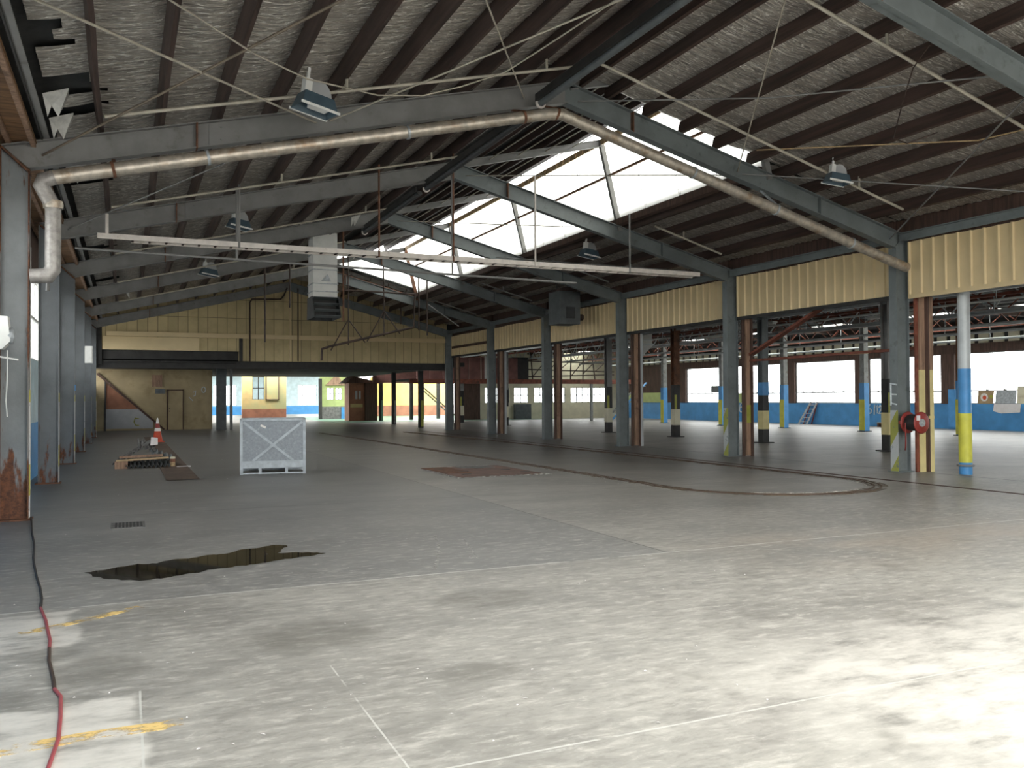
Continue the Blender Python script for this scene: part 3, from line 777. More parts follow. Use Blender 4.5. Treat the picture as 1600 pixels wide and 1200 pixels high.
bp = [(14.95, 45.9, 'olive', 'black post with worn yellow stripe just behind the gable wall'), (15.3, 52.4, 'post_grey', 'black and grey post in front of the yellow and brown wall'),
      (14.1, 69.0, 'dark', 'thin dark post in front of the green wall'), (19.7, 62.8, 'dark', 'dark post left of a thin pair, before the yellow wall'), (20.9, 63.8, 'dark', 'thin dark post close beside another, before the yellow wall'),
      (22.8, 65.5, 'dark', 'dark post at the foot of the far stair'), (16.9, 61.2, 'green_floor', 'green painted post at the corner of the timber kiosk')]
for (x, y, m, lab) in bp:
    t = thing('support_post', lab, 'post', (x, y, 0), 'posts beyond the gable wall')
    MB().box(x-.12, x+.12, y-.12, y+.12, 0, 3.25).build('shaft', M['dark'], t)
    MB().box(x-.02, x+.125, y-.128, y-.12, .05, 1.5).build('painted_stripe', M[m], t)
fs = thing('stair_flight', 'steep dark metal stair beyond the gable wall, right of the yellow wall', 'stair', (25.5, 70, 0))
for dy in (0, .9):
    MB().bar((21.6, 66+dy, 2.6), (24.6, 66+dy, .05), .06, .22, (0, 1, 0)).build('stringer', M['black'], fs)
mb = MB()
for k in range(11): mb.box(21.6+k*.28, 21.86+k*.28, 66.02, 66.88, 2.4-k*.235, 2.43-k*.235)
mb.build('tread', M['steel'], fs)

# ---- right hand hall
WX = 36.3
piers = [(-4, 1.0), (6.0, 7.0), (11.6, 12.6), (17.2, 18.2), (23.0, 23.8), (29.1, 29.85), (34.4, 35.3), (39.95, 41.1), (45.4, 46.3), (50.9, 52.0)]
mb = MB(); mb.box(WX, WX+.25, -5, 60, 0, 1.21)
wr = structure('wall_right', mb, M['blue'])
mb = MB(); mb.box(WX, WX+.25, -5, 60, 3.62, 4.05)
structure('wall_right', mb, M['timber_dark'])
mb = MB()
for (a, b) in piers: mb.box(WX-.05, WX+.2, a, b, 1.21, 3.62)
mb.box(WX, WX+.25, 52, 60, 1.21, 3.62)
structure('wall_right', mb, M['timber_dark'])
mb = MB()
for k in range(86): mb.box(WX+.05, WX+.12, -4.9+k*.75, -4.9+k*.75+.52, 4.05, 4.55)
structure('wall_right', mb, M['cream_wall'])
structure('wall_right', MB().box(WX+.12, WX+.25, -5, 60, 4.05, 5.2), M['dark'])
for n in range(len(piers)-1):
    a, b = piers[n][1], piers[n+1][0]
    mb = MB()
    mb.box(WX+.08, WX+.12, a, b, 1.21, 1.26); mb.box(WX+.08, WX+.12, a, b, 3.57, 3.62); mb.tube([(WX+.02, a, 1.82), (WX+.02, b, 1.82)], .03, 5)
    for k in range(1, 6):
        y = a+(b-a)*k/6; mb.tube([(WX+.02, y, 1.82), (WX+.02, y+.14, 1.87)], .04, 5)
    mb.box(WX+.08, WX+.12, a, a+.05, 1.21, 3.62); mb.box(WX+.08, WX+.12, b-.05, b, 1.21, 3.62)
    wn = structure('window_%d' % (40+n), mb, M['steel'])
    MB().box(WX+.098, WX+.102, a, b, 1.24, 3.6).build('pane', M['glass'], wn)
# roof of the right hall
mb = MB(); mb.box(15.3, 31.0, -5, 62, 5.15, 5.2); mb.box(32.9, 36.6, -5, 62, 5.15, 5.2)
for k in range(12): mb.box(31.0, 32.9, -5+k*5.6, -5+k*5.6+.9, 5.15, 5.2)
structure('ceiling', mb, M['dark'])
mb = MB()
for k in range(12): mb.box(31.0, 32.9, -5+k*5.6+.9, -5+k*5.6+5.6, 5.17, 5.18)
structure('window_70', mb, M['fibreglass'])  # translucent roof strip added to brighten the side hall floor and trusses
for n, x in enumerate((17.2, 20.2, 22.8, 25.4, 28.0, 30.5, 33.2)):
    lab = ['lattice roof truss of the side hall, nearest the cream panels', 'lattice roof truss above the dark post row of the side hall', 'third lattice roof truss out in the side hall',
           'fourth lattice roof truss, mid side hall', 'fifth lattice roof truss, beyond mid side hall', 'lattice roof truss above the blue post row', 'lattice roof truss nearest the bright windows'][n]
    t = thing('roof_truss', lab, 'truss', (x, 28, 4.3), 'lattice trusses of the side hall')
    zt, zb = 5.05, 4.32 if n % 2 else 4.5
    MB().bar((x, 4, zt), (x, 59.5, zt), .09, .1).build('top_chord', M['rust_red'] if n % 2 == 0 else M['post_grey'], t)
    MB().bar((x, 4, zb), (x, 59.5, zb), .09, .08).build('bottom_chord', M['pole_grey'] if n % 2 else M['rust_red'], t)
    mb = MB(); y = 4.0; k = 0
    while y < 58.6:
        mb.bar((x, y, zb), (x, y+.75, zt), .035, .035); mb.bar((x, y+.75, zt), (x, y+1.5, zb), .035, .035); y += 1.5
    mb.build('web_bars', M['pole_grey'] if n in (1, 3) else M['rust_red'], t)
for n, y in enumerate((7.8, 13.1, 18.4, 23.75, 29.1, 34.4, 39.6, 45.2, 52)):
    o = MB().box(15.3, 36.25, y-.07, y+.07, 4.85, 5.1).build('roof_beam', M['dark_pipe'])
    tag(o, ['dark cross beam of the side hall roof nearest the viewer'][0] if n == 0 else '%s dark cross beam of the side hall roof counted from the viewer' % ordn[n], 'beam', 'cross beams of the side hall roof')
for n, (x, z, y0, y1, r, lab) in enumerate(((16.6, 4.2, 5, 33, .03, 'white conduit hung just behind the cream panels of the side hall'), (18.6, 4.28, 5, 40, .04, 'second white conduit out from the cream panels in the side hall'),
        (21.6, 4.2, 6, 45, .035, 'white conduit just beyond the dark post row'), (24.2, 4.12, 8, 50, .04, 'pale conduit in the middle of the side hall'), (27, 4.05, 8, 52, .04, 'pale pipe beyond the middle of the side hall'),
        (29.4, 3.98, 10, 54, .05, 'pale pipe before the blue post row'), (32.0, 3.9, 10, 54, .05, 'pale pipe nearest the bright windows'))):
    mb = MB().tube([(x, y0, z), (x, y1, z)], r, 8); t = thing('conduit', lab, 'conduit', (x, (y0+y1)/2, z), 'conduits of the side hall')
    mb.build('tube', M['white'] if n < 3 else M['pole_grey'], t)
    for k in range(int((y1-y0)/4)): MB().tube([(x, y0+2+4*k, z), (x, y0+2+4*k, 5.12)], .012, 5).build('hanger', M['pole_grey'], t)
for n, (y, x) in enumerate(((11, 21.2), (15.5, 19.4), (22, 24.5), (27, 22.5), (33, 25), (13.2, 18.2), (20.5, 19.0))):
    t = thing('tube_light', ['white strip light at the far right under the side hall roof', 'white strip light above the second side opening, near its right end', 'white strip light over the middle of the side hall',
        'white strip light behind the third side opening', 'white strip light deep in the side hall', 'white strip light just right of the hose reel column top', 'white strip light at the left end of the second side opening'][n], 'strip light', (x, y, 4.35), 'strip lights of the side hall')
    MB().box(x-.12, x+.12, y-1.2, y+1.2, 4.4, 4.47).build('housing', M['white'], t)
    mb = MB(); mb.tube([(x-.06, y-1.15, 4.375), (x-.06, y+1.15, 4.375)], .02, 8); mb.tube([(x+.06, y-1.15, 4.375), (x+.06, y+1.15, 4.375)], .02, 8); mb.build('tube', M['reflect'], t)
    for yy in (y-1, y+1): MB().tube([(x, yy, 4.47), (x, yy, 5.14)], .012, 5).build('hanger', M['steel'], t)

# posts of the dark row
midp = [(18.42, 'black post half hidden left of the hose reel column', 'steel', None), (23.8, 'grey and black post with blue patch and white band seen through the second opening', 'steel_right', 'blue_post'),
        (29.05, 'rusty brown topped black post with white band seen through the third opening', 'rust', None), (34.35, 'grey topped black post with white band seen through the fourth opening', 'steel', None),
        (46.1, 'grey post with white band seen through the fifth opening', 'post_grey', None), (53.4, 'thin grey post with white band seen through the opening next to the gable', 'post_grey', None)]
for (y, lab, m, patch) in midp:
    x = 20.2; zt_ = 4.85 if y < 50 else 2.74
    t = thing('support_post', lab, 'post', (x, y, 0), 'dark post row of the side hall')
    mb = MB(); mb.box(x-.13, x+.13, y-.13, y-.11, 2.1, zt_); mb.box(x-.13, x+.13, y+.11, y+.13, 2.1, zt_); mb.box(x-.015, x+.015, y-.11, y+.11, 2.1, zt_); mb.build('upper_shaft', M[m], t)
    mb = MB(); mb.box(x-.13, x+.13, y-.13, y+.13, .02, 2.1); mb.build('lower_shaft', M['black'], t)
    if patch: MB().box(x-.135, x+.135, y-.135, y+.135, 1.65, 2.1).build('blue_patch', M[patch], t)
    else: MB().box(x-.135, x-.02, y-.134, y-.13, 1.1, 1.7).build('olive_patch', M['olive'], t)
    MB().box(x-.135, x+.135, y-.137, y+.135, .48, 1.12).build('white_band', M['cream_wall'] if y > 24 else M['cream_paint'], t)
    MB().box(x-.25, x+.25, y-.25, y+.25, 0, .03).build('base_plate', M['black'], t)
bluep = [(24.2, 'blue and pale yellow post right of the thick silver pole, by the leaning boards'), (29.2, 'blue and yellow post with white top seen just left of the hose reel column'), (34.42, 'blue and yellow post to the left of the stepladder'),
         (39.4, 'blue and yellow post framed in the third opening, right one of two'), (45.15, 'blue and pale yellow post framed in the third opening, left one of two')]
for (y, lab) in bluep:
    x = 30.55
    t = thing('support_post', lab, 'post', (x, y, 0), 'blue post row of the side hall')
    MB().box(x-.13, x+.13, y-.13, y+.13, 2.2, 4.84).build('upper_shaft', M['post_grey'] if y > 26 else M['rust'], t)
    MB().box(x-.15, x+.15, y-.15, y+.15, 0.02, 2.2).build('blue_shaft', M['blue_post'], t)
    MB().box(x-.158, x-.15, y-.16, y+.16, .05, 1.45).build('yellow_face', M['yellow'], t)
    MB().box(x-.22, x+.22, y-.22, y+.22, 0, .03).build('base_plate', M['dark'], t)
# thick silver pole at the right
x, y = 15.62, 12.3
t = thing('round_pole', 'thick silver round pole painted blue and yellow below, at the right edge', 'pole', (x, y, 0))
MB().lathe([(.12, 2.15), (.12, 4.9)], (x, y, 0), 24).build('upper_shaft', M['pole_grey'], t)
MB().lathe([(.125, 1.24), (.125, 2.15)], (x, y, 0), 24).build('blue_band', M['blue_post'], t)
MB().lathe([(.127, .24), (.127, 1.24)], (x, y, 0), 24).build('yellow_band', M['yellow'], t)
MB().lathe([(.125, 0), (.125, .24)], (x, y, 0), 24).build('blue_base', M['blue_post'], t)
MB().lathe([(.15, .16), (.17, .17), (.17, .19), (.15, .2)], (x, y, 0), 24).build('ring', M['steel'], t)

# things along the blue wall
lad = thing('stepladder', 'metal stepladder leaning on the blue wall under the bright window', 'ladder', (35.6, 38.5, 0))
for (y0, y1) in ((39.1, 38.55), (38.45, 38.05)):
    MB().bar((35.75, y0, 0), (36.2, y1, 1.3), .06, .09).build('rail', M['galv_dull'], lad)
    MB().bar((36.22, y0+.1, 0), (36.2, y1, 1.26), .05, .05).build('leg', M['red'], lad)
for k in range(5):
    f = (k+.6)/5.4
    MB().bar((35.75+.45*f, 39.1-.55*f, 1.3*f), (35.75+.45*f, 38.45-.4*f, 1.3*f), .1, .045).build('rung', M['galv_dull'], lad)
def chalk(name, chars, y, z, s, label):
    L = []
    for ch in chars:
        if ch == '6': L.append([(WX-.037, y+s*(.0-.32*math.cos(a)*(1 if a < 6.3 else 1)), z+s*(.3+.3*math.sin(a))) for a in [k*.63 for k in range(11)]]); L.append([(WX-.037, y+.32*s, z+.3*s), (WX-.037, y+.22*s, z+.8*s), (WX-.037, y-.1*s, z+1.1*s)])
        if ch == '1': L.append([(WX-.037, y+.1*s, z+.8*s), (WX-.037, y, z+s), (WX-.037, y, z)])
        if ch == '2': L.append([(WX-.037, y+.25*s, z+.75*s), (WX-.037, y+.05*s, z+s), (WX-.037, y-.2*s, z+.75*s), (WX-.037, y+.25*s, z), (WX-.037, y-.3*s, z+.02*s)])
        if ch == '-': L.append([(WX-.037, y+.2*s, z+.5*s), (WX-.037, y-.2*s, z+.5*s)])
        if ch == '/': L.append([(WX-.037, y, z-.15*s), (WX-.037, y-.08*s, z+1.1*s)])
        y -= .75*s if ch in '62' else .5*s
    tag(strokes(name, L, .036, M['chalk'], None), label, 'writing')
chalk('chalk_number', '6/12', 34.3, .68, .42, 'chalked 6/12 on the blue wall, right of the stepladder')
chalk('chalk_number', '6-12', 44.85, .62, .55, 'chalked 6-12 on the blue wall, seen through the second opening')
for (y0, y1, z0, z1, m, lab, nm, dx) in ((27.05, 27.85, 1.24, 1.8, 'card', 'brown printed board on the sill at the far right', 'printed_board', 0), (25.95, 26.95, 1.24, 1.8, 'galv_dull', 'shiny grey metal sheet on the sill at the far right', 'metal_sheet', 0),
        (24.6, 25.9, 1.24, 2.0, 'cream_wall', 'pale board leaning at the right edge of the picture', 'pale_board', 0), (25.8, 27.1, .78, 1.22, 'paper', 'white torn sheet hung on the blue wall at the far right', 'hanging_sheet', -.02)):
    t = thing(nm, lab, 'board', (WX-.06+dx, (y0+y1)/2, z0))
    if nm == 'hanging_sheet': MB().prism([(y0, z0+.06), (y0+.9, z0), (y1, z0+.1), (y1-.05, z1), (y0-.05, z1)], 0, WX-.04, WX-.02).build('sheet', M[m], t)
    else: MB().bar((WX-.1, (y0+y1)/2, z0), (WX-.02, (y0+y1)/2, z1), .015, y1-y0, (0, 1, 0)).build('sheet', M[m], t)
    if nm == 'printed_board':
        mb = MB(); mb.lathe([(.19, -.004), (.19, .004)], (WX-.09, 27.5, 1.52), 16, 'x'); mb.build('pale_mark', M['reflect'], t)
        mb = MB(); mb.lathe([(.1, -.004), (.1, .004)], (WX-.097, 27.48, 1.5), 16, 'x'); mb.build('orange_mark', M['orange'], t)
        mb = MB(); mb.lathe([(.08, -.004), (.08, .004)], (WX-.09, 27.15, 1.55), 12, 'x'); mb.build('green_mark', M['olive'], t)
ps = thing('pallet', 'pale timber pallet lying against the blue wall by the 6/12 chalk', 'pallet', (36.0, 32.4, 0))
mb = MB()
for k in range(5): mb.box(35.5+k*.15, 35.6+k*.15, 31.9, 33.1, .2, .24)
mb.build('deck', M['timber_pale'], ps)
mb = MB()
for k in range(3): mb.box(35.5, 36.2, 31.9+k*.55, 32.0+k*.55, 0, .2)
mb.build('bearer', M['timber_dark'], ps)
t = thing('wall_cabinet', 'blue cabinet box on the blue wall right of the hose reel post', 'cabinet', (36.1, 29.4, 0))
MB().box(36.05, 36.28, 28.4, 29.3, 0, 1.15).build('body', M['blue'], t); MB().box(36.0, 36.05, 28.85, 29.25, .1, 1.9).build('door', M['blue_post'], t)
tag(MB().box(36.24, 36.28, 54.0, 58.5, 1.22, 1.95).build('green_board', M['green_wall']), 'olive green board on the sill at the far end of the blue wall', 'board')
tag(MB().box(36.24, 36.28, 44.2, 45.3, 1.22, 1.85).build('green_board', M['green_wall']), 'small olive green board on the sill by the second opening post', 'board')
tag(MB().box(36.2, 36.28, 46.6, 47.9, 1.9, 2.35).build('grey_board', M['slate']), 'grey square board in the window seen through the third opening', 'board')

# end wall of the right hall with windows, mezzanine
structure('wall_end', MB().box(16, 22.2, 60, 60.2, 2.75, 5.2), M['red_panel'])
structure('wall_end', MB().box(22.2, 24.2, 60, 60.2, 0, 5.2), M['timber_dark'])
room_wall('end', 24.2, 36.3, 60, 5.2, M['cream_wall'], M['cream_wall'], .5, [(24.6, 26.6, 1.25, 2.4), (27.0, 28.2, 1.25, 2.4), (28.7, 31.4, 1.25, 2.4), (31.9, 35.6, 1.25, 2.4)], 'wall_end')
mz = thing('mezzanine', 'red steel mezzanine deck at the far end of the side hall', 'mezzanine', (24, 53, 2.5))
MB().box(16.2, 33.2, 51.9, 52.1, 2.55, 2.85).build('edge_beam', M['rust_red'], mz)
MB().box(16.2, 33.2, 52.1, 56, 2.75, 2.85).build('deck', M['dark'], mz)
for k in range(5): MB().box(19+k*3.4, 19.16+k*3.4, 52, 52.16, 0, 2.55).build('post', M['post_grey'] if k else M['dark'], mz)
mb = MB()
for k in range(8): mb.box(17+k*.9, 17.82+k*.9, 53, 53.06, 2.85, 4.3)
mb.build('red_panels', M['red_panel'], mz)
MB().box(21.7, 21.85, 52.9, 53, 2.9, 4.4).build('white_strip', M['white'], mz)
t = thing('machine_gantry', 'tangle of dark steel gantry bars on the far mezzanine', 'gantry', (29, 54.6, 2.85))
mb = MB(); rnd = random.Random(3)
for k in range(7): mb.bar((26+k*1.0, 54.6, 2.85), (26+k*1.0+rnd.uniform(-.3, .3), 54.6, 5.0), .07, .07)
for z in (3.1, 3.6, 4.2, 4.7): mb.bar((25.6, 54.6, z), (32.6, 54.6, z+rnd.uniform(-.25, .25)), .06, .08)
for k in range(6): mb.bar((26+k, 54.6, 3.1+.2*(k % 3)), (27.2+k, 54.6, 4.4), .05, .05)
mb.build('bars', M['dark_pipe'], t)
MB().box(24.2, 25.4, 54.0, 55.0, 2.86, 4.4).build('cabinet', M['black'], t)
t = thing('open_stair', 'blue grey open stair behind the fourth opening post', 'stair', (31, 50, 0))
for dy in (0, .8): MB().bar((29.6, 50+dy, .05), (32.4, 50+dy, 2.6), .05, .2, (0, 1, 0)).build('stringer', M['blue_post'] if dy == 0 else M['steel'], t)
mb = MB()
for k in range(9): mb.box(29.7+k*.3, 29.95+k*.3, 50.03, 50.77, .2+k*.27, .23+k*.27)
mb.build('tread', M['pole_grey'], t)
tag(MB().box(26.9, 28.2, 59.5, 59.9, 0, 1.15).build('dark_cabinet', M['slate']), 'dark blue grey cabinet under the far windows', 'cabinet')
# white hopper hanging behind third opening
hx, hy = 20.85, 29.3
t = thing('hopper', 'white hanging hopper with pointed bottom behind the third opening', 'hopper', (hx, hy+3.3, 3.4))
def frustum(mb, c, z0, w0, z1, w1):
    vs = [(c[0]+sx*w0, c[1]+sy*w0, z0) for sx, sy in ((-1,-1),(1,-1),(1,1),(-1,1))]+[(c[0]+sx*w1, c[1]+sy*w1, z1) for sx, sy in ((-1,-1),(1,-1),(1,1),(-1,1))]
    mb.add(vs, [(3,2,1,0),(4,5,6,7)]+[(i, (i+1) % 4, 4+(i+1) % 4, 4+i) for i in range(4)])
hc = (20.85, 32.6)
mb = MB(); frustum(mb, hc, 3.97, .36, 4.5, .36); mb.build('body', M['white'], t)
mb = MB(); frustum(mb, hc, 3.42, .04, 3.9, .4); mb.build('cone', M['white'], t)
mb = MB(); frustum(mb, hc, 3.9, .41, 3.97, .41); frustum(mb, hc, 4.1, .4, 4.16, .4); mb.build('rim', M['pole_grey'], t)
mb = MB(); mb.tube([(hc[0], hc[1], 4.5), (hc[0], hc[1], 5.14)], .03, 6); mb.build('hanger', M['steel'], t)

# front wall behind the viewer, its door opening widened to let in more daylight
mb = MB(); mb.box(-2, -1.5, -5.2, -5, 0, 5.4); mb.box(15, 37, -5.2, -5, 0, 5.2); mb.box(-1.5, 15, -5.2, -5, 5.2, 7.6)
structure('wall_front', mb, M['cream_wall'])

# ------------------------------------------------------------------ pipes, rods and lights under the roof
PY = 12.9
gp_ = thing('roof_pipe', 'thick galvanised pipe following the rafters over the ridge and down the left column', 'pipe', (6.5, PY, 4.4))
pts = [(-.92, PY, 4.56), (6.42, PY, 6.36), (6.72, PY, 6.4), (14.3, PY, 4.36), (14.72, PY, 4.25)]
MB().tube(pts, .098, 16).build('main_run', M['galv'], gp_)
MB().tube([(-.88, PY, 4.57), (-1.0, PY, 4.52), (-1.03, PY+.03, 4.45), (-.9, PY+.1, 4.2)], .1, 16).build('upper_elbow', M['elbow'], gp_)
MB().tube([(-.9, PY+.1, 4.26), (-.9, PY+.1, 3.36), (-.96, PY+.1, 3.27), (-1.17, PY+.1, 3.25)], .098, 16).build('down_run', M['elbow'], gp_)
MB().lathe([(.12, -.05), (.125, .0), (.12, .05)], (-.9, PY+.1, 4.22), 16).build('collar', M['galv'], gp_)
for (x, z) in ((-.17, 4.745), (1.05, 5.045), (4.0, 5.765), (6.0, 6.257), (6.62, 6.39), (9.4, 5.68), (11.3, 5.17), (13.2, 4.655)):
    mb = MB(); sl = .24 if x < 6.5 else -.27
    d = Vector((1, 0, sl)).normalized()*.02
    mb.tube([Vector((x, PY, z))-d, Vector((x, PY, z))+d], .112, 16)
    if x in (-.17, 6.0, 6.62, 11.3): mb.bar((x, PY, z+.1), (x, FY[1]-.1, roof(x)-DEP), .05, .03)
    mb.build('clamp', M['rust'] if x in (-.17, 6.0, 6.62) else M['galv_dull'], gp_)

# thin purlin restraint pipes under each slope
def thin_pipe(name, pts, r, mat, label, cat, group=None, stubs=()):
    if stubs:
        t = thing(name, label, cat, pts[0], group)
        MB().tube(pts, r, 8).build('tube', mat, t)
        for (a, b) in stubs: MB().tube([a, b], r*.9, 6).build('stub', mat, t)
        return t
    return tag(MB().tube(pts, r, 8).build(name, mat), label, cat, group)
rn = ['nearest', 'second nearest', 'third nearest', 'fourth nearest', 'fifth nearest', 'farthest']
for k in range(1, 6):
    y = FY[k]-1.4
    st_ = [((x, y, zl(x)-.14), (x, y+.005, zl(x)+.06)) for x in ((2.84, 6.0) if k < 4 else (6.0,))]
    sr_ = [((x, y+.06, zr(x)-.14), (x, y+.06, zr(x)+.06)) for x in (12.58,)]
    thin_pipe('restraint_pipe', [(-.26, y, zl(-.26)-.15), (6.75, y, zl(6.75)-.15)], .024, M['conduit'], '%s pale thin pipe running up the left roof slope' % rn[k-1], 'pipe', 'thin pipes on the left slope', st_)
    thin_pipe('restraint_pipe', [(6.95, y, zr(6.95)-.15) if k == 1 else (11.7, y, zr(11.7)-.15), (13.75, y+.1, zr(13.75)-.15)], .026, M['conduit'] if k < 3 else M['steel'], '%s pale thin pipe running down the right roof slope' % ['second nearest', 'third nearest', 'fourth nearest', 'fifth nearest', 'farthest'][k-1], 'pipe', 'thin pipes on the right slope', sr_)
thin_pipe('restraint_pipe', [(7.2, 8.5, zr(7.2)-.15), (12.7, 8.6, zr(12.7)-.15)], .026, M['conduit'], 'nearest pale thin pipe on the right roof slope, leaving the frame at the top', 'pipe', 'thin pipes on the right slope', [((9.42, 8.53, zr(9.42)-.14), (9.42, 8.53, zr(9.42)+.06))])
for k, (ya, yb) in enumerate(((6.5, 13.02), (13.6, 19.1), (19.6, 24.8))):
    t = thing('ridge_tube', ['dark tube under the ridge nearest the viewer, ending in a white flange', 'second dark tube under the ridge, behind the pipe frame', 'third dark tube under the ridge, beyond the cable tray'][k], 'tube', (6.38, yb, 6.5), 'tubes under the ridge')
    z = 6.58 if k == 0 else 6.5
    MB().tube([(6.38, ya, z), (6.38, yb, z)], .06, 12).build('tube', M['slate'] if k == 0 else M['charcoal'], t)
    MB().lathe([(.09, -.02), (.09, .02)], (6.38, yb, z), 16, 'y').build('end_flange', M['white_dirty'], t)
    MB().lathe([(.06, -.035), (.06, -.02)], (6.38, yb, z), 16, 'y').build('end_cap', M['steel'], t)
    thin = MB(); thin.bar((6.3, ya, z+.08), (6.3, yb, z+.08), .05, .12); thin.build('back_channel', M['black'], t)
yr = lambda x, o=-.2: roof(x)+o
rods = [
 ([(-.95, 8.0, yr(-.95)), (2.66, FY[1]-.1, 5.87)], .016, 'steel bracing rod from the top left corner down to the pipe frame', 'conduit'),
 ([(-1.05, FY[1]-.12, 4.95), (2.7, 7.75, 5.88)], .016, 'steel bracing rod from the left eave corner of the pipe frame', 'rod_brown'),
 ([(2.88, FY[1]-.12, 5.92), (6.4, 8.3, 6.8)], .014, 'bracing rod from the left rafter of the pipe frame up towards the ridge', 'conduit'),
 ([(3.5, 8.6, 6.06), (6.2, FY[1]-.12, 6.73)], .012, 'thin rod dropping from the top centre to the pipe frame apex', 'conduit'),
 ([(7.25, FY[1]-.12, 6.82), (9.27, 10.73, 6.33), (10.9, 7.8, 5.93)], .013, 'thin bracing rod running nearly level from the ridge to the nearest rafter', 'steel'),
 ([(7.6, 8.4, 6.74), (10.72, FY[1]-.12, 5.93)], .012, 'thin steep bracing rod on the right slope ahead of the glazing', 'conduit'),
 ([(11.4, 7.9, 5.77), (14.7, FY[1]-.12, 4.92)], .014, 'bracing rod from the nearest rafter to the hose reel column head', 'steel'),
 ([(10.67, FY[1]+.1, 5.95), (14.2, 9.6, 5.03)], .012, 'thin level rod crossing the right slope under the purlins', 'steel'),
 ([(-1.05, FY[2]-.12, 4.95), (2.7, FY[1]-.1, 5.86)], .014, 'bracing rod at the left eave of the second frame', 'steel'),
 ([(7.3, FY[2]-.1, 6.85), (10.9, FY[1]-.05, 5.9)], .012, 'bracing rod below the glazing, from ridge to pipe frame', 'conduit'),
 ([(7.3, FY[3]-.1, 6.85), (10.9, FY[2]-.05, 5.9)], .012, 'bracing rod below the glazing beyond the cable tray', 'conduit'),
 ([(10.4, FY[3]-.2, 5.95), (14.3, FY[2]+.0, 4.95)], .014, 'bracing rod over the third ribbed panel', 'steel')]
for (p, r, lab, m) in rods: thin_pipe('bracing_rod', p, r, M[m], lab, 'rod', 'roof bracing rods')
for k in range(4):
    thin_pipe('lip_tie', [(7.9+k*.75, 13.5, zl(7.9+k*.75)-.06), (7.9+k*.75, 35.6, zl(7.9+k*.75)-.06)], .014, M['conduit'], ['thin tie line under the raised roof lip, nearest the ridge', 'second thin tie line under the raised roof lip', 'third thin tie line under the raised roof lip', 'thin tie line under the raised lip nearest the glazing'][k], 'tie', 'tie lines under the raised lip')
t = thin_pipe('sagging_cable', [(.2, 8.2, 5.27), (.36, 8.51, 5.3), (1.34, 10.12, 5.54), (2.11, 11.08, 5.70), (3.31, 12.1, 5.99), (4.07, 12.35, 6.17), (4.6, 12.1, 6.3), (5.14, 11.67, 6.45), (5.4, 10.4, 6.53), (5.6, 9.0, 6.57), (5.65, 8.2, 6.6)], .011, M['conduit'], 'thin cable sagging across the left slope past the square lamp', 'cable')
thin_pipe('sagging_cable', [(9.6, 8.0, 6.2), (9.75, 8.4, 6.05), (10.1, 8.9, 5.75), (10.6, 9.5, 5.5), (11.0, 9.6, 5.5), (11.3, 9.3, 5.62)], .009, M['dark_pipe'], 'thin dark cable looping under the right slope near the top right corner', 'cable')
thin_pipe('roof_conduit', [(10.6, 12.6, zr(10.6)-.04), (12.45, 9.5, zr(12.45)-.02), (12.6, 8.2, zr(12.6)-.02)], .012, M['timber_pale'], 'straight pale conduit along a right slope purlin to the small lamp', 'conduit')

# high bay lamps: square skirt with disc dome
def lamp(loc, label, rot=.3, s=1.0, group='square roof lamps'):
    t = thing('roof_lamp', label, 'lamp', loc, group)
    W_, D_, H_ = .27*s, .17*s, .2*s
    mb = MB(); vs = [(-W_, -D_, 0), (W_, -D_, 0), (W_, D_, 0), (-W_, D_, 0), (-W_*.8, -D_*.7, H_), (W_*.8, -D_*.7, H_), (W_*.8, D_*.7, H_), (-W_*.8, D_*.7, H_)]
    mb.add(vs, [(0, 1, 5, 4), (1, 2, 6, 5), (2, 3, 7, 6), (3, 0, 4, 7), (4, 5, 6, 7)])
    o = mb.build('housing', M['lamp_blue'], t, local=True); o.modifiers.new('t', 'SOLIDIFY').thickness = .006
    MB().box(-W_*.25, W_*.72, -D_*.6, D_*.6, .05, H_*.9).build('reflector', M['reflect'], t, local=True)
    mb = MB(); mb.box(-W_-.02, W_+.02, -D_-.015, -D_, -.012, .022); mb.box(-W_-.02, W_+.02, D_, D_+.015, -.012, .022); mb.build('rim', M['white'], t, local=True)
    n_ = 14; pp = [(.06*s+.19*s*math.cos(math.pi*q/n_), H_+.25*s*math.sin(math.pi*q/n_)) for q in range(n_+1)]
    MB().prism(pp, 1, D_*.1, D_*.1+.02).build('disc', M['grey_panel'], t, local=True)
    MB().box(-.2*s, -.1*s, -.06*s, .06*s, H_, H_+.2*s).build('ballast', M['white'], t, local=True)
    MB().box(-.17*s, -.13*s, -.02*s, .02*s, H_+.2*s, H_+.36*s).build('hook', M['white'], t, local=True)
    t.rotation_euler = (0, .12, rot)
    return t
lamp((2.33, 11.74, 5.52), 'square roof lamp on the left slope, the one nearest the viewer')
lamp((11.85, 11.9, 5.5), 'square roof lamp on the right slope above the hose reel column', -.2, .8)
lamp((11.67, 20.84, 5.5), 'square roof lamp below the lower edge of the glazing', .1, .95)
lamp((2.35, 20.6, 5.55), 'square roof lamp on the left slope behind the second frame', .3, .9)
lamp((2.4, 29.2, 5.6), 'small dark roof lamp far back on the left slope', .3, 1)

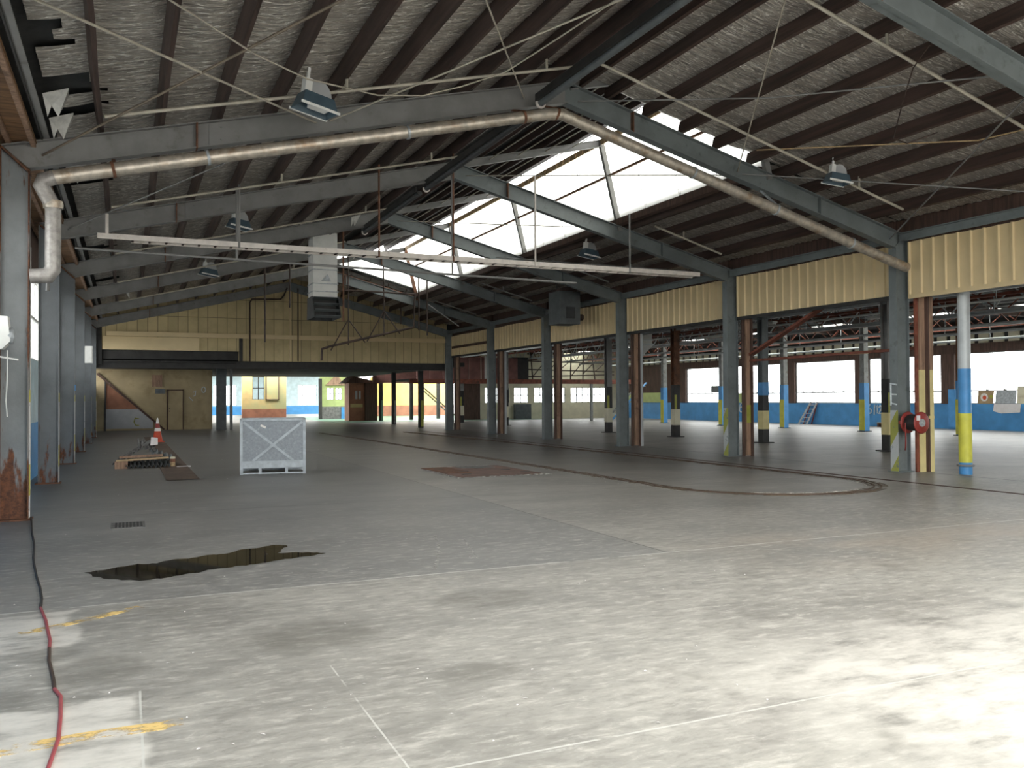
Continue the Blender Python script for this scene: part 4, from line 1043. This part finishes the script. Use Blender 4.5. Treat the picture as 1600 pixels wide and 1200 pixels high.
# torn foil
for k, (pt, lab) in enumerate((((.02, 31.0, 4.95), 'torn bright foil flap hanging from the left slope beyond the cable tray'), ((-.85, 12.0, 5.12), 'torn foil flap at the left eave near the top corner'), ((-.85, 13.0, 5.12), 'small torn foil flap at the left eave above the pipe frame'),
        ((-.8, 15.6, 5.12), 'torn foil flap just behind the left end of the galvanised pipe'), ((-.97, 37.5, 4.98), 'curled foil scrap near the gable wall top left'), ((5.9, 24.3, 6.55), 'torn foil scrap at the ridge above the air duct'))):
    mb = MB(); x, y, z = pt; s = .42 if k == 0 else .22
    if k == 0: vs = [(x-s*.9, y, z+.55), (x+s*.1, y-.02, z+.62), (x+s*.15, y+.03, z), (x-.1*s, y+.08, z+.2), (x-s*1.1, y+.05, z+.38)]; fs = [(0, 1, 2, 3), (0, 3, 4)]
    else: vs = [(x-s*.4, y-s, z+.2), (x+s*.9, y-s*.8, z+.32), (x+s*.8, y+s*.5, z+.3), (x+.3*s, y+s*.3, z+.02), (x, y-.2*s, z+.12), (x-s*.2, y-s*.1, z-.02)]; fs = [(0, 1, 4, 5), (1, 2, 3, 4)]
    mb.add(vs, fs); o = mb.build('foil_flap', M['foil_torn']); o.modifiers.new('t', 'SOLIDIFY').thickness = .003
    tag(o, lab, 'torn foil', 'torn foil scraps')

# cable tray
TY = 17.9
t = thing('cable_tray', 'long white ladder cable tray hung level across the hall', 'cable tray', (6.5, TY, 4.6))
for y in (TY-.16, TY+.16):
    MB().box(.08 if y > TY else -.5, 13.1, y-.012, y+.012, 4.62, 4.72).build('side_rail', M['white_dirty'], t)
for k in range(45):
    x = -.2+k*.3
    MB().box(x-.02, x+.02, TY-.15, TY+.15, 4.63, 4.65).build('rung', M['white_dirty'] if k > 26 else M['dark_pipe'], t)
hl = [(2.03, 4.6, 'steel'), (4.87, 4.6, 'rust'), (6.54, 4.6, 'rust'), (8.53, 4.6, 'white_dirty'), (11.05, 4.6, 'steel')]
for (x, zb, m) in hl:
    MB().tube([(x, TY-.17, zb), (x, TY-.17, roof(x)-.05)], .022, 8).build('hanger', M[m], t)
MB().tube([(-.34, TY-.1, 4.7), (-.34, TY-.1, 5.1)], .03, 8).build('hanger', M['white_dirty'], t)
thin_pipe('level_pipe', [(-.9, 18.3, 4.5), (9.9, 18.3, 4.36)], .025, M['steel'], 'thin grey pipe hung level just below the white cable tray', 'pipe', None,
    [((2.05, 18.3, 4.45), (2.05, 18.3, zl(2.05)+.06)), ((6.72, 18.3, 4.4), (6.72, 18.3, zl(6.72)+.06))])

# white air duct with louvred hood
t = thing('air_duct', 'white square air duct dropping from the roof to a dark louvred hood', 'air duct', (5.85, 28, 4.2))
MB().box(5.44, 6.22, 27.7, 28.5, 4.85, zl(5.5)+.2).build('shaft', M['white'], t)
mb = MB()
for z in (4.86, 5.05, 5.3, 5.75, 6.25): mb.box(5.41, 6.25, 27.67, 28.53, z, z+.025)
mb.build('seam', M['galv_dull'], t)
mb = MB()
mb.add([(5.42, 27.68, 4.9), (6.24, 27.68, 4.9), (6.24, 27.3, 4.2), (5.42, 27.3, 4.2), (5.42, 28.52, 4.9), (6.24, 28.52, 4.9), (6.24, 28.6, 4.2), (5.42, 28.6, 4.2)],
   [(4, 5, 6, 7), (0, 3, 7, 4), (1, 5, 6, 2)])
o = mb.build('hood', M['charcoal'], t); o.modifiers.new('t', 'SOLIDIFY').thickness = .02
mb = MB()
for k in range(4):
    f = k/3; mb.bar((5.44, 27.66-.36*f, 4.84-.62*f), (6.22, 27.66-.36*f, 4.84-.62*f), .16, .02, (0, .4, 1))
mb.build('louvre', M['slate'], t)
MB().box(5.44, 6.22, 27.85, 27.9, 4.25, 4.88).build('back_plate', M['black'], t)
mb = MB(); mb.prism([(5.7, 5.4), (6.0, 5.4), (5.9, 5.62)], 1, 27.66, 27.69); mb.build('label', M['galv_dull'], t)

# grey hanging heater box
t = thing('hanging_heater', 'grey heater box hanging from the roof beside the right columns', 'heater', (14.0, 26.5, 4.1))
MB().box(13.62, 14.42, 26.4, 27.25, 4.16, 5.3).build('casing', M['slate'], t)
MB().box(13.68, 14.36, 26.385, 26.4, 4.22, 5.24).build('front_panel', M['slate'], t)
MB().box(13.86, 14.2, 26.37, 26.386, 4.35, 4.75).build('grille', M['charcoal'], t)
mb = MB(); mb.tube([(14.42, 26.6, 4.42), (14.62, 26.6, 4.42)], .11, 12); mb.build('motor', M['dark_pipe'], t)
for x in (13.7, 14.35): MB().tube([(x, 26.8, 5.3), (x, 26.8, zr(x)+.3)], .015, 6).build('hanger', M['steel'], t)

# old overhead conveyor rail and drop rods
CYv = 30.12
t = thing('overhead_rail', 'dark bent overhead conveyor rail on two A shaped hangers before the gable wall', 'rail', (8, CYv, 3.3))
MB().tube([(6.2, CYv, 2.95), (6.22, CYv, 3.35), (6.5, CYv, 3.45), (9.55, CYv, 4.2)], .04, 8).build('lower_rail', M['dark_pipe'], t)
MB().tube([(9.55, CYv, 4.2), (9.6, CYv, 5.42), (6.3, CYv, 5.45)], .035, 8).build('upper_rail', M['dark_pipe'], t)
for (x, zb) in ((7.15, 3.66), (8.44, 4.0)):
    mb = MB(); mb.tube([(x, CYv, zb-.15), (x, CYv, roof(x)-DEP+.01)], .022, 6)
    mb.tube([(x, CYv, zb+.75), (x-.62, CYv, zb-.35)], .022, 6); mb.tube([(x, CYv, zb+.75), (x+.6, CYv, zb-.05)], .022, 6)
    mb.build('hanger', M['dark_pipe'], t)
for (x, y, z0, lab, m) in ((4.3, 30.2, 3.55, 'dark drop pipe left of the air duct, in front of the gable boards', 'dark_pipe'), (5.35, 31.5, 4.9, 'dark drop rod just left of the air duct', 'dark_pipe'), (6.25, 28.6-1.6, 4.05, 'rusty drop rod in front of the air duct', 'rust'),
        (9.75, 30.12, 4.09, 'dark thin drop rod right of the overhead rail', 'dark_pipe'), (10.07, 30.12, 3.92, 'dark drop rod with slanting brace right of the overhead rail', 'dark_pipe'), (10.9, 36.2, 4.85, 'dark drop rod deep in the hall below the glazing end', 'dark_pipe')):
    tag(MB().tube([(x, y, z0), (x, y, roof(x)+.26 if x < 7 or x > 11.4 or y > 36 else zr(x)-DEP+.01)], .028, 8).build('drop_rod', M[m]), lab, 'rod', 'drop rods from the roof')
thin_pipe('rod_brace', [(10.07, 30.12, 5.08), (11.3, 30.12, 4.3)], .02, M['steel'], 'slanting thin brace rod below the right slope', 'rod')
thin_pipe('wall_pipe', [(5.2, GY-.15, 3.35), (5.2, GY-.15, 6.1), (5.3, GY-.15, 6.25), (6.6, GY-.15, 6.3), (6.75, GY-.15, 6.5), (6.9, GY-.15, 6.85)], .035, M['dark_pipe'], 'dark bent pipe climbing the cream gable wall', 'pipe')
thin_pipe('wall_pipe', [(7.4, GY-.12, 3.4), (7.4, GY-.12, 6.85)], .03, M['dark_pipe'], 'straight dark pipe up the middle of the cream gable wall', 'pipe')
# bits by the left columns
thin_pipe('down_pipe', [(-1.05, 14.2, 3.2), (-1.0, 14.2, 4.45), (-1.1, 14.2, 5.09)], .025, M['steel'], 'thin grey pipe beside the galvanised pipe drop', 'pipe')
thin_pipe('down_pipe', [(-1.62, 17.9, 0), (-1.62, 17.9, 4.4)], .03, M['white'], 'slim white downpipe behind the rustiest column', 'pipe')
t = thing('switch_box', 'white electrical box fixed to a far left column', 'box', (-1.1, 30.1, 2.8))
MB().box(-1.19, -.97, 29.95, 30.12, 2.77, 3.3).build('body', M['white'], t); MB().box(-1.17, -.99, 29.93, 29.95, 2.8, 3.27).build('cover', M['white'], t)
t = thing('flood_light', 'white floodlight housing cut off at the left edge', 'floodlight', (-1.4, 12.5, 2.4))
MB().prism([(-1.7, 2.25), (-1.42, 2.25), (-1.33, 2.35), (-1.36, 2.66), (-1.7, 2.68)], 1, 12.4, 12.62).build('housing', M['white'], t)
MB().lathe([(.1, -.02), (.11, .03), (.05, .05)], (-1.34, 12.5, 2.42), 16, 'x').build('lens', M['galv_dull'], t)
MB().bar((-1.7, 12.5, 2.2), (-1.25, 12.5, 2.12), .03, .02).build('bracket', M['white'], t)
MB().box(-1.52, -1.46, 12.6, 13.25, 2.3, 2.36).build('arm', M['steel'], t)
thin_pipe('white_cord', [(-1.37, 12.5, 2.24), (-1.37, 12.5, 1.9), (-1.385, 12.5, 1.6), (-1.37, 12.5, 1.4)], .008, M['white'], 'white cord dangling below the floodlight', 'cord')
t = thing('fire_sign', 'red sign cut off at the left edge beside the rustiest column', 'sign', (-1.6, 12.9, 1.3))
MB().box(-1.72, -1.545, 12.98, 13.0, 1.38, 1.92).build('plate', M['red'], t); MB().lathe([(.06, -.004), (.06, .004)], (-1.6, 12.97, 1.8), 14, 'y').build('symbol', M['white'], t)
tag(MB().box(-1.2, -1.18, 24.45, 24.58, 1.85, 2.0).build('blue_tape', M['blue_post']), 'scrap of blue tape on a left column', 'tape')

# fire hose reel
hr = thing('hose_reel', 'red fire hose reel mounted on the right column', 'hose reel', (14.8, 13.0, .8))
def disc(y0, y1, r): return MB().lathe([(.03, y0), (r*.9, y0), (r, (y0+y1)/2), (r*.9, y1), (.03, y1)], (14.82, 0, 1.05), 32, 'y')
disc(12.66, 12.69, .225).build('front_disc', M['red'], hr)
disc(12.99, 13.02, .225).build('back_disc', M['red'], hr)
mb = MB(); mb.lathe([(.15, 12.69), (.17, 12.75), (.17, 12.93), (.15, 12.99)], (14.82, 0, 1.05), 24, 'y'); mb.build('hose_coil', M['rubber'], hr)
MB().lathe([(.075, 12.64), (.085, 12.66)], (14.82, 0, 1.05), 20, 'y').build('hub', M['galv_dull'], hr)
MB().box(14.66, 14.76, 12.65, 12.658, 1.1, 1.2).build('label_plate', M['paper'], hr)
MB().bar((14.82, 13.02, 1.05), (14.82, 13.22, 1.05), .06, .06).build('bracket', M['red'], hr)
mb = MB(); mb.tube([(14.62, 12.9, 1.05), (14.63, 12.9, .7), (14.68, 12.95, .55), (14.78, 13.05, .48)], .013, 8); mb.build('hose_tail', M['red'], hr)
tag(strokes('painted_letter', [[(14.768, 13.39, 1.88), (14.768, 13.39, 1.4)], [(14.768, 13.39, 1.86), (14.768, 13.24, 1.84)], [(14.768, 13.39, 1.64), (14.768, 13.25, 1.63)], [(14.768, 13.39, 1.45), (14.768, 13.24, 1.42)]], .018, M['chalk'], None), 'white painted letter E on the hose reel column', 'writing')

# ------------------------------------------------------------------ things on the floor
# crate
cr_ = thing('metal_crate', 'pale grey galvanised crate with crossed braces standing on the floor', 'crate', (2.87, 18.98, 0))
W, Dp, H = 1.36, 1.1, 1.19
def cpart(name, mb, m): return mb.build(name, M[m], cr_, local=True)
for (sx, sy) in ((-1, 0), (1, 0), (-1, 1), (1, 1)):
    x = sx*(W/2-.03); y = sy*Dp
    cpart('corner_post', MB().box(x-.03, x+.03, y-.03+(.03 if sy == 0 else -.03), y+.03+(.03 if sy == 0 else -.03), 0, H), 'crate')
for y in (0.0, Dp-.05):
    cpart('top_rail', MB().box(-W/2, W/2, y, y+.05, H-.045, H), 'crate')
    cpart('bottom_rail', MB().box(-W/2, W/2, y, y+.05, .01, .04), 'crate')
    cpart('sheet', MB().box(-W/2+.06, W/2-.06, y+.03, y+.04, .14, H-.04), 'crate_sheet')
for x in (-W/2, W/2-.05):
    cpart('side_rail', MB().box(x, x+.05, .05, Dp-.05, H-.045, H), 'crate')
    cpart('side_sheet', MB().box(x+.02, x+.03, .05, Dp-.05, .14, H-.04), 'crate_sheet')
cpart('brace', MB().bar((-W/2+.07, .018, H-.07), (W/2-.26, .018, .29), .05, .022, (0, 1, 0)), 'crate')
cpart('brace', MB().bar((W/2-.07, .016, H-.07), (-W/2+.26, .016, .29), .05, .02, (0, 1, 0)), 'crate')
cpart('skirt', MB().box(-W/2+.05, W/2-.05, .0, .02, .14, .29), 'crate')
cpart('floor_tray', MB().box(-W/2+.06, W/2-.06, .05, Dp-.05, .12, .14), 'crate_sheet')
for x in (-.27, .28): cpart('foot', MB().box(x-.03, x+.03, 0.005, Dp-.01, .01, .15), 'crate')
cpart('sticker', MB().bar((-.26, .025, 1.05), (-.15, .025, 1.0), .045, .012, (0, 1, 0)), 'reflect')
cr_.rotation_euler = (0, 0, -.16)
# cone
cn = thing('traffic_cone', 'orange traffic cone with white bands beyond the rubbish heap', 'cone', (1.08, 35.46, 0))
def cpart2(name, prof, m): return MB().lathe(prof, n=24).build(name, M[m], cn, local=True)
rr = lambda z: .19-.165*(z/.92)
mb = MB().box(-.24, .24, -.24, .24, 0, .04); mb.build('base', M['orange'], cn, local=True)
MB().lathe([(rr(.04), .04), (rr(.42), .42)], n=24).build('lower_body', M['orange'], cn, local=True)
cpart2('band', [(rr(.42), .42), (rr(.54), .54)], 'reflect'); cpart2('upper_body', [(rr(.54), .54), (rr(.72), .72)], 'red'); cpart2('tip_band', [(rr(.72), .72), (rr(.9), .9), (.012, .93)], 'reflect')

# rubbish heap: corrugated sheets and planks
def corr(name, label, p0, ux, uy, nw, m, amp=.03):
    # sheet with waves across ux, length along uy
    p0, ux, uy = Vector(p0), Vector(ux), Vector(uy); nrm = ux.cross(uy).normalized(); N = nw*8
    vs = []
    for k in range(N+1):
        c = p0+ux*(k/N)+nrm*amp*math.sin(2*math.pi*nw*k/N); vs += [c, c+uy]
    mb = MB().add(vs, [(2*k, 2*k+2, 2*k+3, 2*k+1) for k in range(N)], True)
    o = mb.build(name, M[m]); o.modifiers.new('t', 'SOLIDIFY').thickness = .007
    return tag(o, label, 'roof sheet', 'broken corrugated sheets in the heap')
corr('corrugated_sheet', 'dark corrugated sheet at the front foot of the rubbish heap', (-.02, 22.05, .045), (.97, .03, .0), (-.02, .62, .09), 10, 'charcoal', .034)
corr('corrugated_sheet', 'grey corrugated sheet lying under the rubbish heap', (-.05, 22.72, .1), (1.0, -.06, .02), (.1, .9, .1), 9, 'cement')
corr('corrugated_sheet', 'large grey corrugated sheet tilted up at the left of the rubbish heap', (-.3, 22.5, .07), (.74, .12, .46), (.16, .7, .1), 7, 'cement', .034)
corr('corrugated_sheet', 'broken grey corrugated sheet on top of the heap', (.26, 22.75, .47), (.4, .08, -.1), (-.02, .45, .16), 4, 'cement', .03)
corr('corrugated_sheet', 'bluish corrugated piece at the right of the heap', (.5, 22.5, .36), (.55, .05, -.24), (.05, .6, .08), 5, 'slate')
tag(MB().bar((-.22, 22.12, .19), (.92, 22.18, .23), .09, .04).build('plank', M['timber_pale']), 'pale sawn plank lying along the front of the rubbish heap', 'plank')
tag(MB().bar((-.15, 22.45, .25), (.8, 22.4, .28), .12, .05).build('plank', M['timber']), 'brown plank behind the pale one on the heap', 'plank')
tag(MB().box(-.25, .03, 22.12, 22.45, 0, .17).build('timber_block', M['timber']), 'brown timber block under the left end of the pale plank', 'block')
o = MB().add([(.53, 22.72, .5), (.7, 22.76, .52), (.7, 22.8, .68), (.55, 22.78, .7)], [(0, 1, 2, 3)]).build('paper_scrap', M['paper']); o.modifiers.new('t', 'SOLIDIFY').thickness = .01
tag(o, 'white paper scrap stuck on the rubbish heap', 'paper')
t = thing('paint_tin', 'small brown and white tin standing right of the heap', 'tin', (1.02, 22.3, 0))
MB().lathe([(.052, 0), (.056, .11)], n=16).build('body', M['timber_pale'], t, local=True); MB().lathe([(.056, .11), (.056, .19)], n=16).build('band', M['brown_wall'], t, local=True); MB().lathe([(.06, .19), (.06, .23), (.04, .24)], n=16).build('lid', M['cream_wall'], t, local=True)
tag(MB().bar((1.1, 22.0, .012), (1.4, 22.1, .012), .06, .02).build('timber_scrap', M['paper']), 'thin white scrap on the rusty plate by the tin', 'scrap')

# floor plates, hatch, drain
tag(MB().strip([(1.04, 18.4), (1.02, 30), (1.0, 40.5)], .62, 0, .012).build('trench_cover', M['trench']), 'long rusty steel trench cover under the traffic cone', 'floor plate')
ha = thing('floor_hatch', 'red brown steel floor hatch with white edges in mid floor', 'floor hatch', (7.1, 17.6, 0))
MB().box(6.15, 8.05, 16.3, 18.9, 0, .012).build('plate', plain('red_brown_hatch_steel', (.17, .095, .075), .7, 0, .25, 3), ha)
MB().box(6.15, 6.75, 17.2, 18.85, .012, .018).build('side_plate', M['rust'], ha)
MB().box(6.95, 7.75, 18.3, 18.85, .012, .017).build('pale_patch', M['cement'], ha)
mb = MB(); mb.box(6.05, 8.15, 16.22, 16.3, 0, .014); mb.box(6.4, 8.0, 18.9, 18.98, 0, .014); mb.box(6.05, 6.12, 16.3, 18.4, 0, .014); mb.build('white_edge', M['line_white'], ha)
mb = MB()
for (x, y) in ((6.4, 18.4), (6.7, 17.6), (6.5, 16.9), (7.3, 18.2), (7.7, 17.6), (7.85, 16.9)): mb.box(x-.1, x+.1, y-.05, y+.05, .012, .02)
mb.build('lift_slot', M['black'], ha)
dr = thing('floor_drain', 'small grated floor drain left of the puddle', 'drain', (.03, 12.1, 0))
MB().box(-.18, .22, 11.82, 12.38, 0, .008).build('frame', M['cement'], dr)
mb = MB()
for k in range(8): mb.box(-.13+k*.042, -.105+k*.042, 11.88, 12.32, .008, .014)
mb.build('grate', M['dark'], dr)
# curved conveyor track set in the floor
arc = [(10.8-2.0*math.cos(a), 12.8-2.0*math.sin(a)) for a in [math.pi*k/28 for k in range(29)]]
path = [(8.4, 41), (8.6, 32), (8.75, 22)] + [(8.8, 18), (8.8, 15)] + arc + [(12.8, 16), (12.8, 22), (12.6, 30), (12.2, 40)]
tr = thing('floor_track', 'rusty U shaped conveyor track sunk in the concrete floor', 'track', (10.8, 12, 0))
MB().strip(path, .34, 0, .005).build('bed', M['rust_track'], tr)
def offset(path, d):
    o = []
    for i, p in enumerate(path):
        q0 = Vector(path[max(i-1, 0)]); q1 = Vector(path[min(i+1, len(path)-1)]); t_ = (q1-q0).normalized(); o.append((p[0]-t_.y*d, p[1]+t_.x*d))
    return o
for d in (-.06, .06): MB().strip(offset(path, d), .03, 0, .012).build('rail', M['trench'], tr)
MB().strip(offset(path[12:34], .21), .05, 0, .007).build('white_edge', M['line_bright'], tr)
MB().strip(offset(path[:8], -.2), .03, 0, .007).build('white_edge', M['line_white'], tr)
tag(MB().strip([(13.2, 4), (13.25, 14), (13.3, 24), (13.3, 41)], .12, 0, .005).build('floor_channel', M['timber_dark']), 'straight dark channel line in the floor before the right columns', 'channel')
# puddle
prof = [(-.36, 8.95), (-.2, 8.6), (.1, 8.36), (.35, 8.38), (.6, 8.5), (.75, 8.62), (.95, 8.66), (1.15, 8.68), (1.4, 8.8), (1.72, 8.9), (1.88, 9.0), (1.72, 9.13), (1.45, 9.2), (1.5, 9.4), (1.62, 9.62), (1.48, 9.75), (1.3, 9.62), (1.12, 9.6), (.95, 9.4), (.78, 9.42), (.6, 9.3), (.45, 9.34), (.28, 9.16), (.1, 9.2), (-.08, 9.1)]
sm = []; rnd = random.Random(5)
for i in range(len(prof)):
    p, q = Vector(prof[i]), Vector(prof[(i+1) % len(prof)])
    for k in range(5):
        c = p.lerp(q, k/5); sm.append((c.x+rnd.uniform(-.018, .018), c.y+rnd.uniform(-.025, .025)))
pz = MB(); n = len(sm); pz.add([(x, y, .003) for x, y in sm], [tuple(range(n))])
tag(pz.build('puddle', M['water']), 'dark puddle of water on the concrete at the left', 'puddle', None, 'thing')
# cable
thin_pipe('floor_cable', [(-1.17, 13.3, .02), (-1.05, 12.0, .011), (-.93, 10.9, .011), (-.9, 10.54, .011), (-.86, 10.0, .011), (-.82, 9.6, .011), (-.74, 8.9, .011), (-.67, 8.37, .011), (-.62, 7.9, .011), (-.6, 7.55, .011)], .011, M['rubber'], 'black cable trailing across the floor from the rusty column', 'cable')
thin_pipe('floor_cable', [(-.6, 7.55, .011), (-.53, 7.1, .011), (-.5, 6.83, .011), (-.46, 6.5, .011), (-.45, 6.3, .011)], .011, M['cable_red'], 'short red length of floor cable after the black one, crossing the higher yellow line', 'cable')
thin_pipe('floor_cable', [(-.45, 6.3, .011), (-.43, 6.0, .011), (-.38, 5.6, .011), (-.36, 5.4, .011)], .0105, M['dark_pipe'], 'dark length of floor cable between the two red lengths', 'cable')
thin_pipe('floor_cable', [(-.36, 5.4, .01), (-.32, 5.25, .01), (-.3, 4.9, .01), (-.29, 4.6, .01), (-.31, 4.2, .01), (-.34, 3.6, .01)], .01, M['cable_red'], 'red cable end leaving the picture at the bottom left', 'cable')
# painted lines
for (pts, wd, m, lab) in (([(-.66, 6.8), (-.3, 7.02), (.1, 7.3)], .1, 'line_yellow', 'short worn yellow line crossed by the floor cable, higher one'), ([(-.75, 4.55), (-.2, 4.6), (.26, 4.6)], .12, 'line_yellow', 'worn yellow line at the bottom left corner'),
        ([(2.62, 7.65), (3.0, 8.6), (3.3, 9.6)], .035, 'line_white', 'faint white dashed scrape on the mid floor, left one'), ([(3.2, 8.0), (3.5, 9.2)], .02, 'line_white', 'faint white scrape on the mid floor, right one')):
    tag(MB().strip(pts, wd, 0, .003).build('floor_line', M[m]), lab, 'floor line')
# litter
mb = MB(); rnd = random.Random(11)
for k in range(230):
    y = 3.6+26*rnd.random()**1.5; x = rnd.uniform(-.9, .4+.75*y if y < 18 else 13)
    s = rnd.uniform(.004, .013)*(1+.05*y); a = rnd.uniform(0, 3.14)
    c, d = math.cos(a)*s, math.sin(a)*s
    mb.add([(x-c, y-d, .004), (x+d*.5, y-c*.5, .006), (x+c, y+d, .004), (x-d*.5, y+c*.5, .008)], [(0, 1, 2, 3)])
tag(mb.build('floor_litter', M['paper']), 'small white flakes and chips scattered over the concrete floor', 'litter', None, 'stuff')
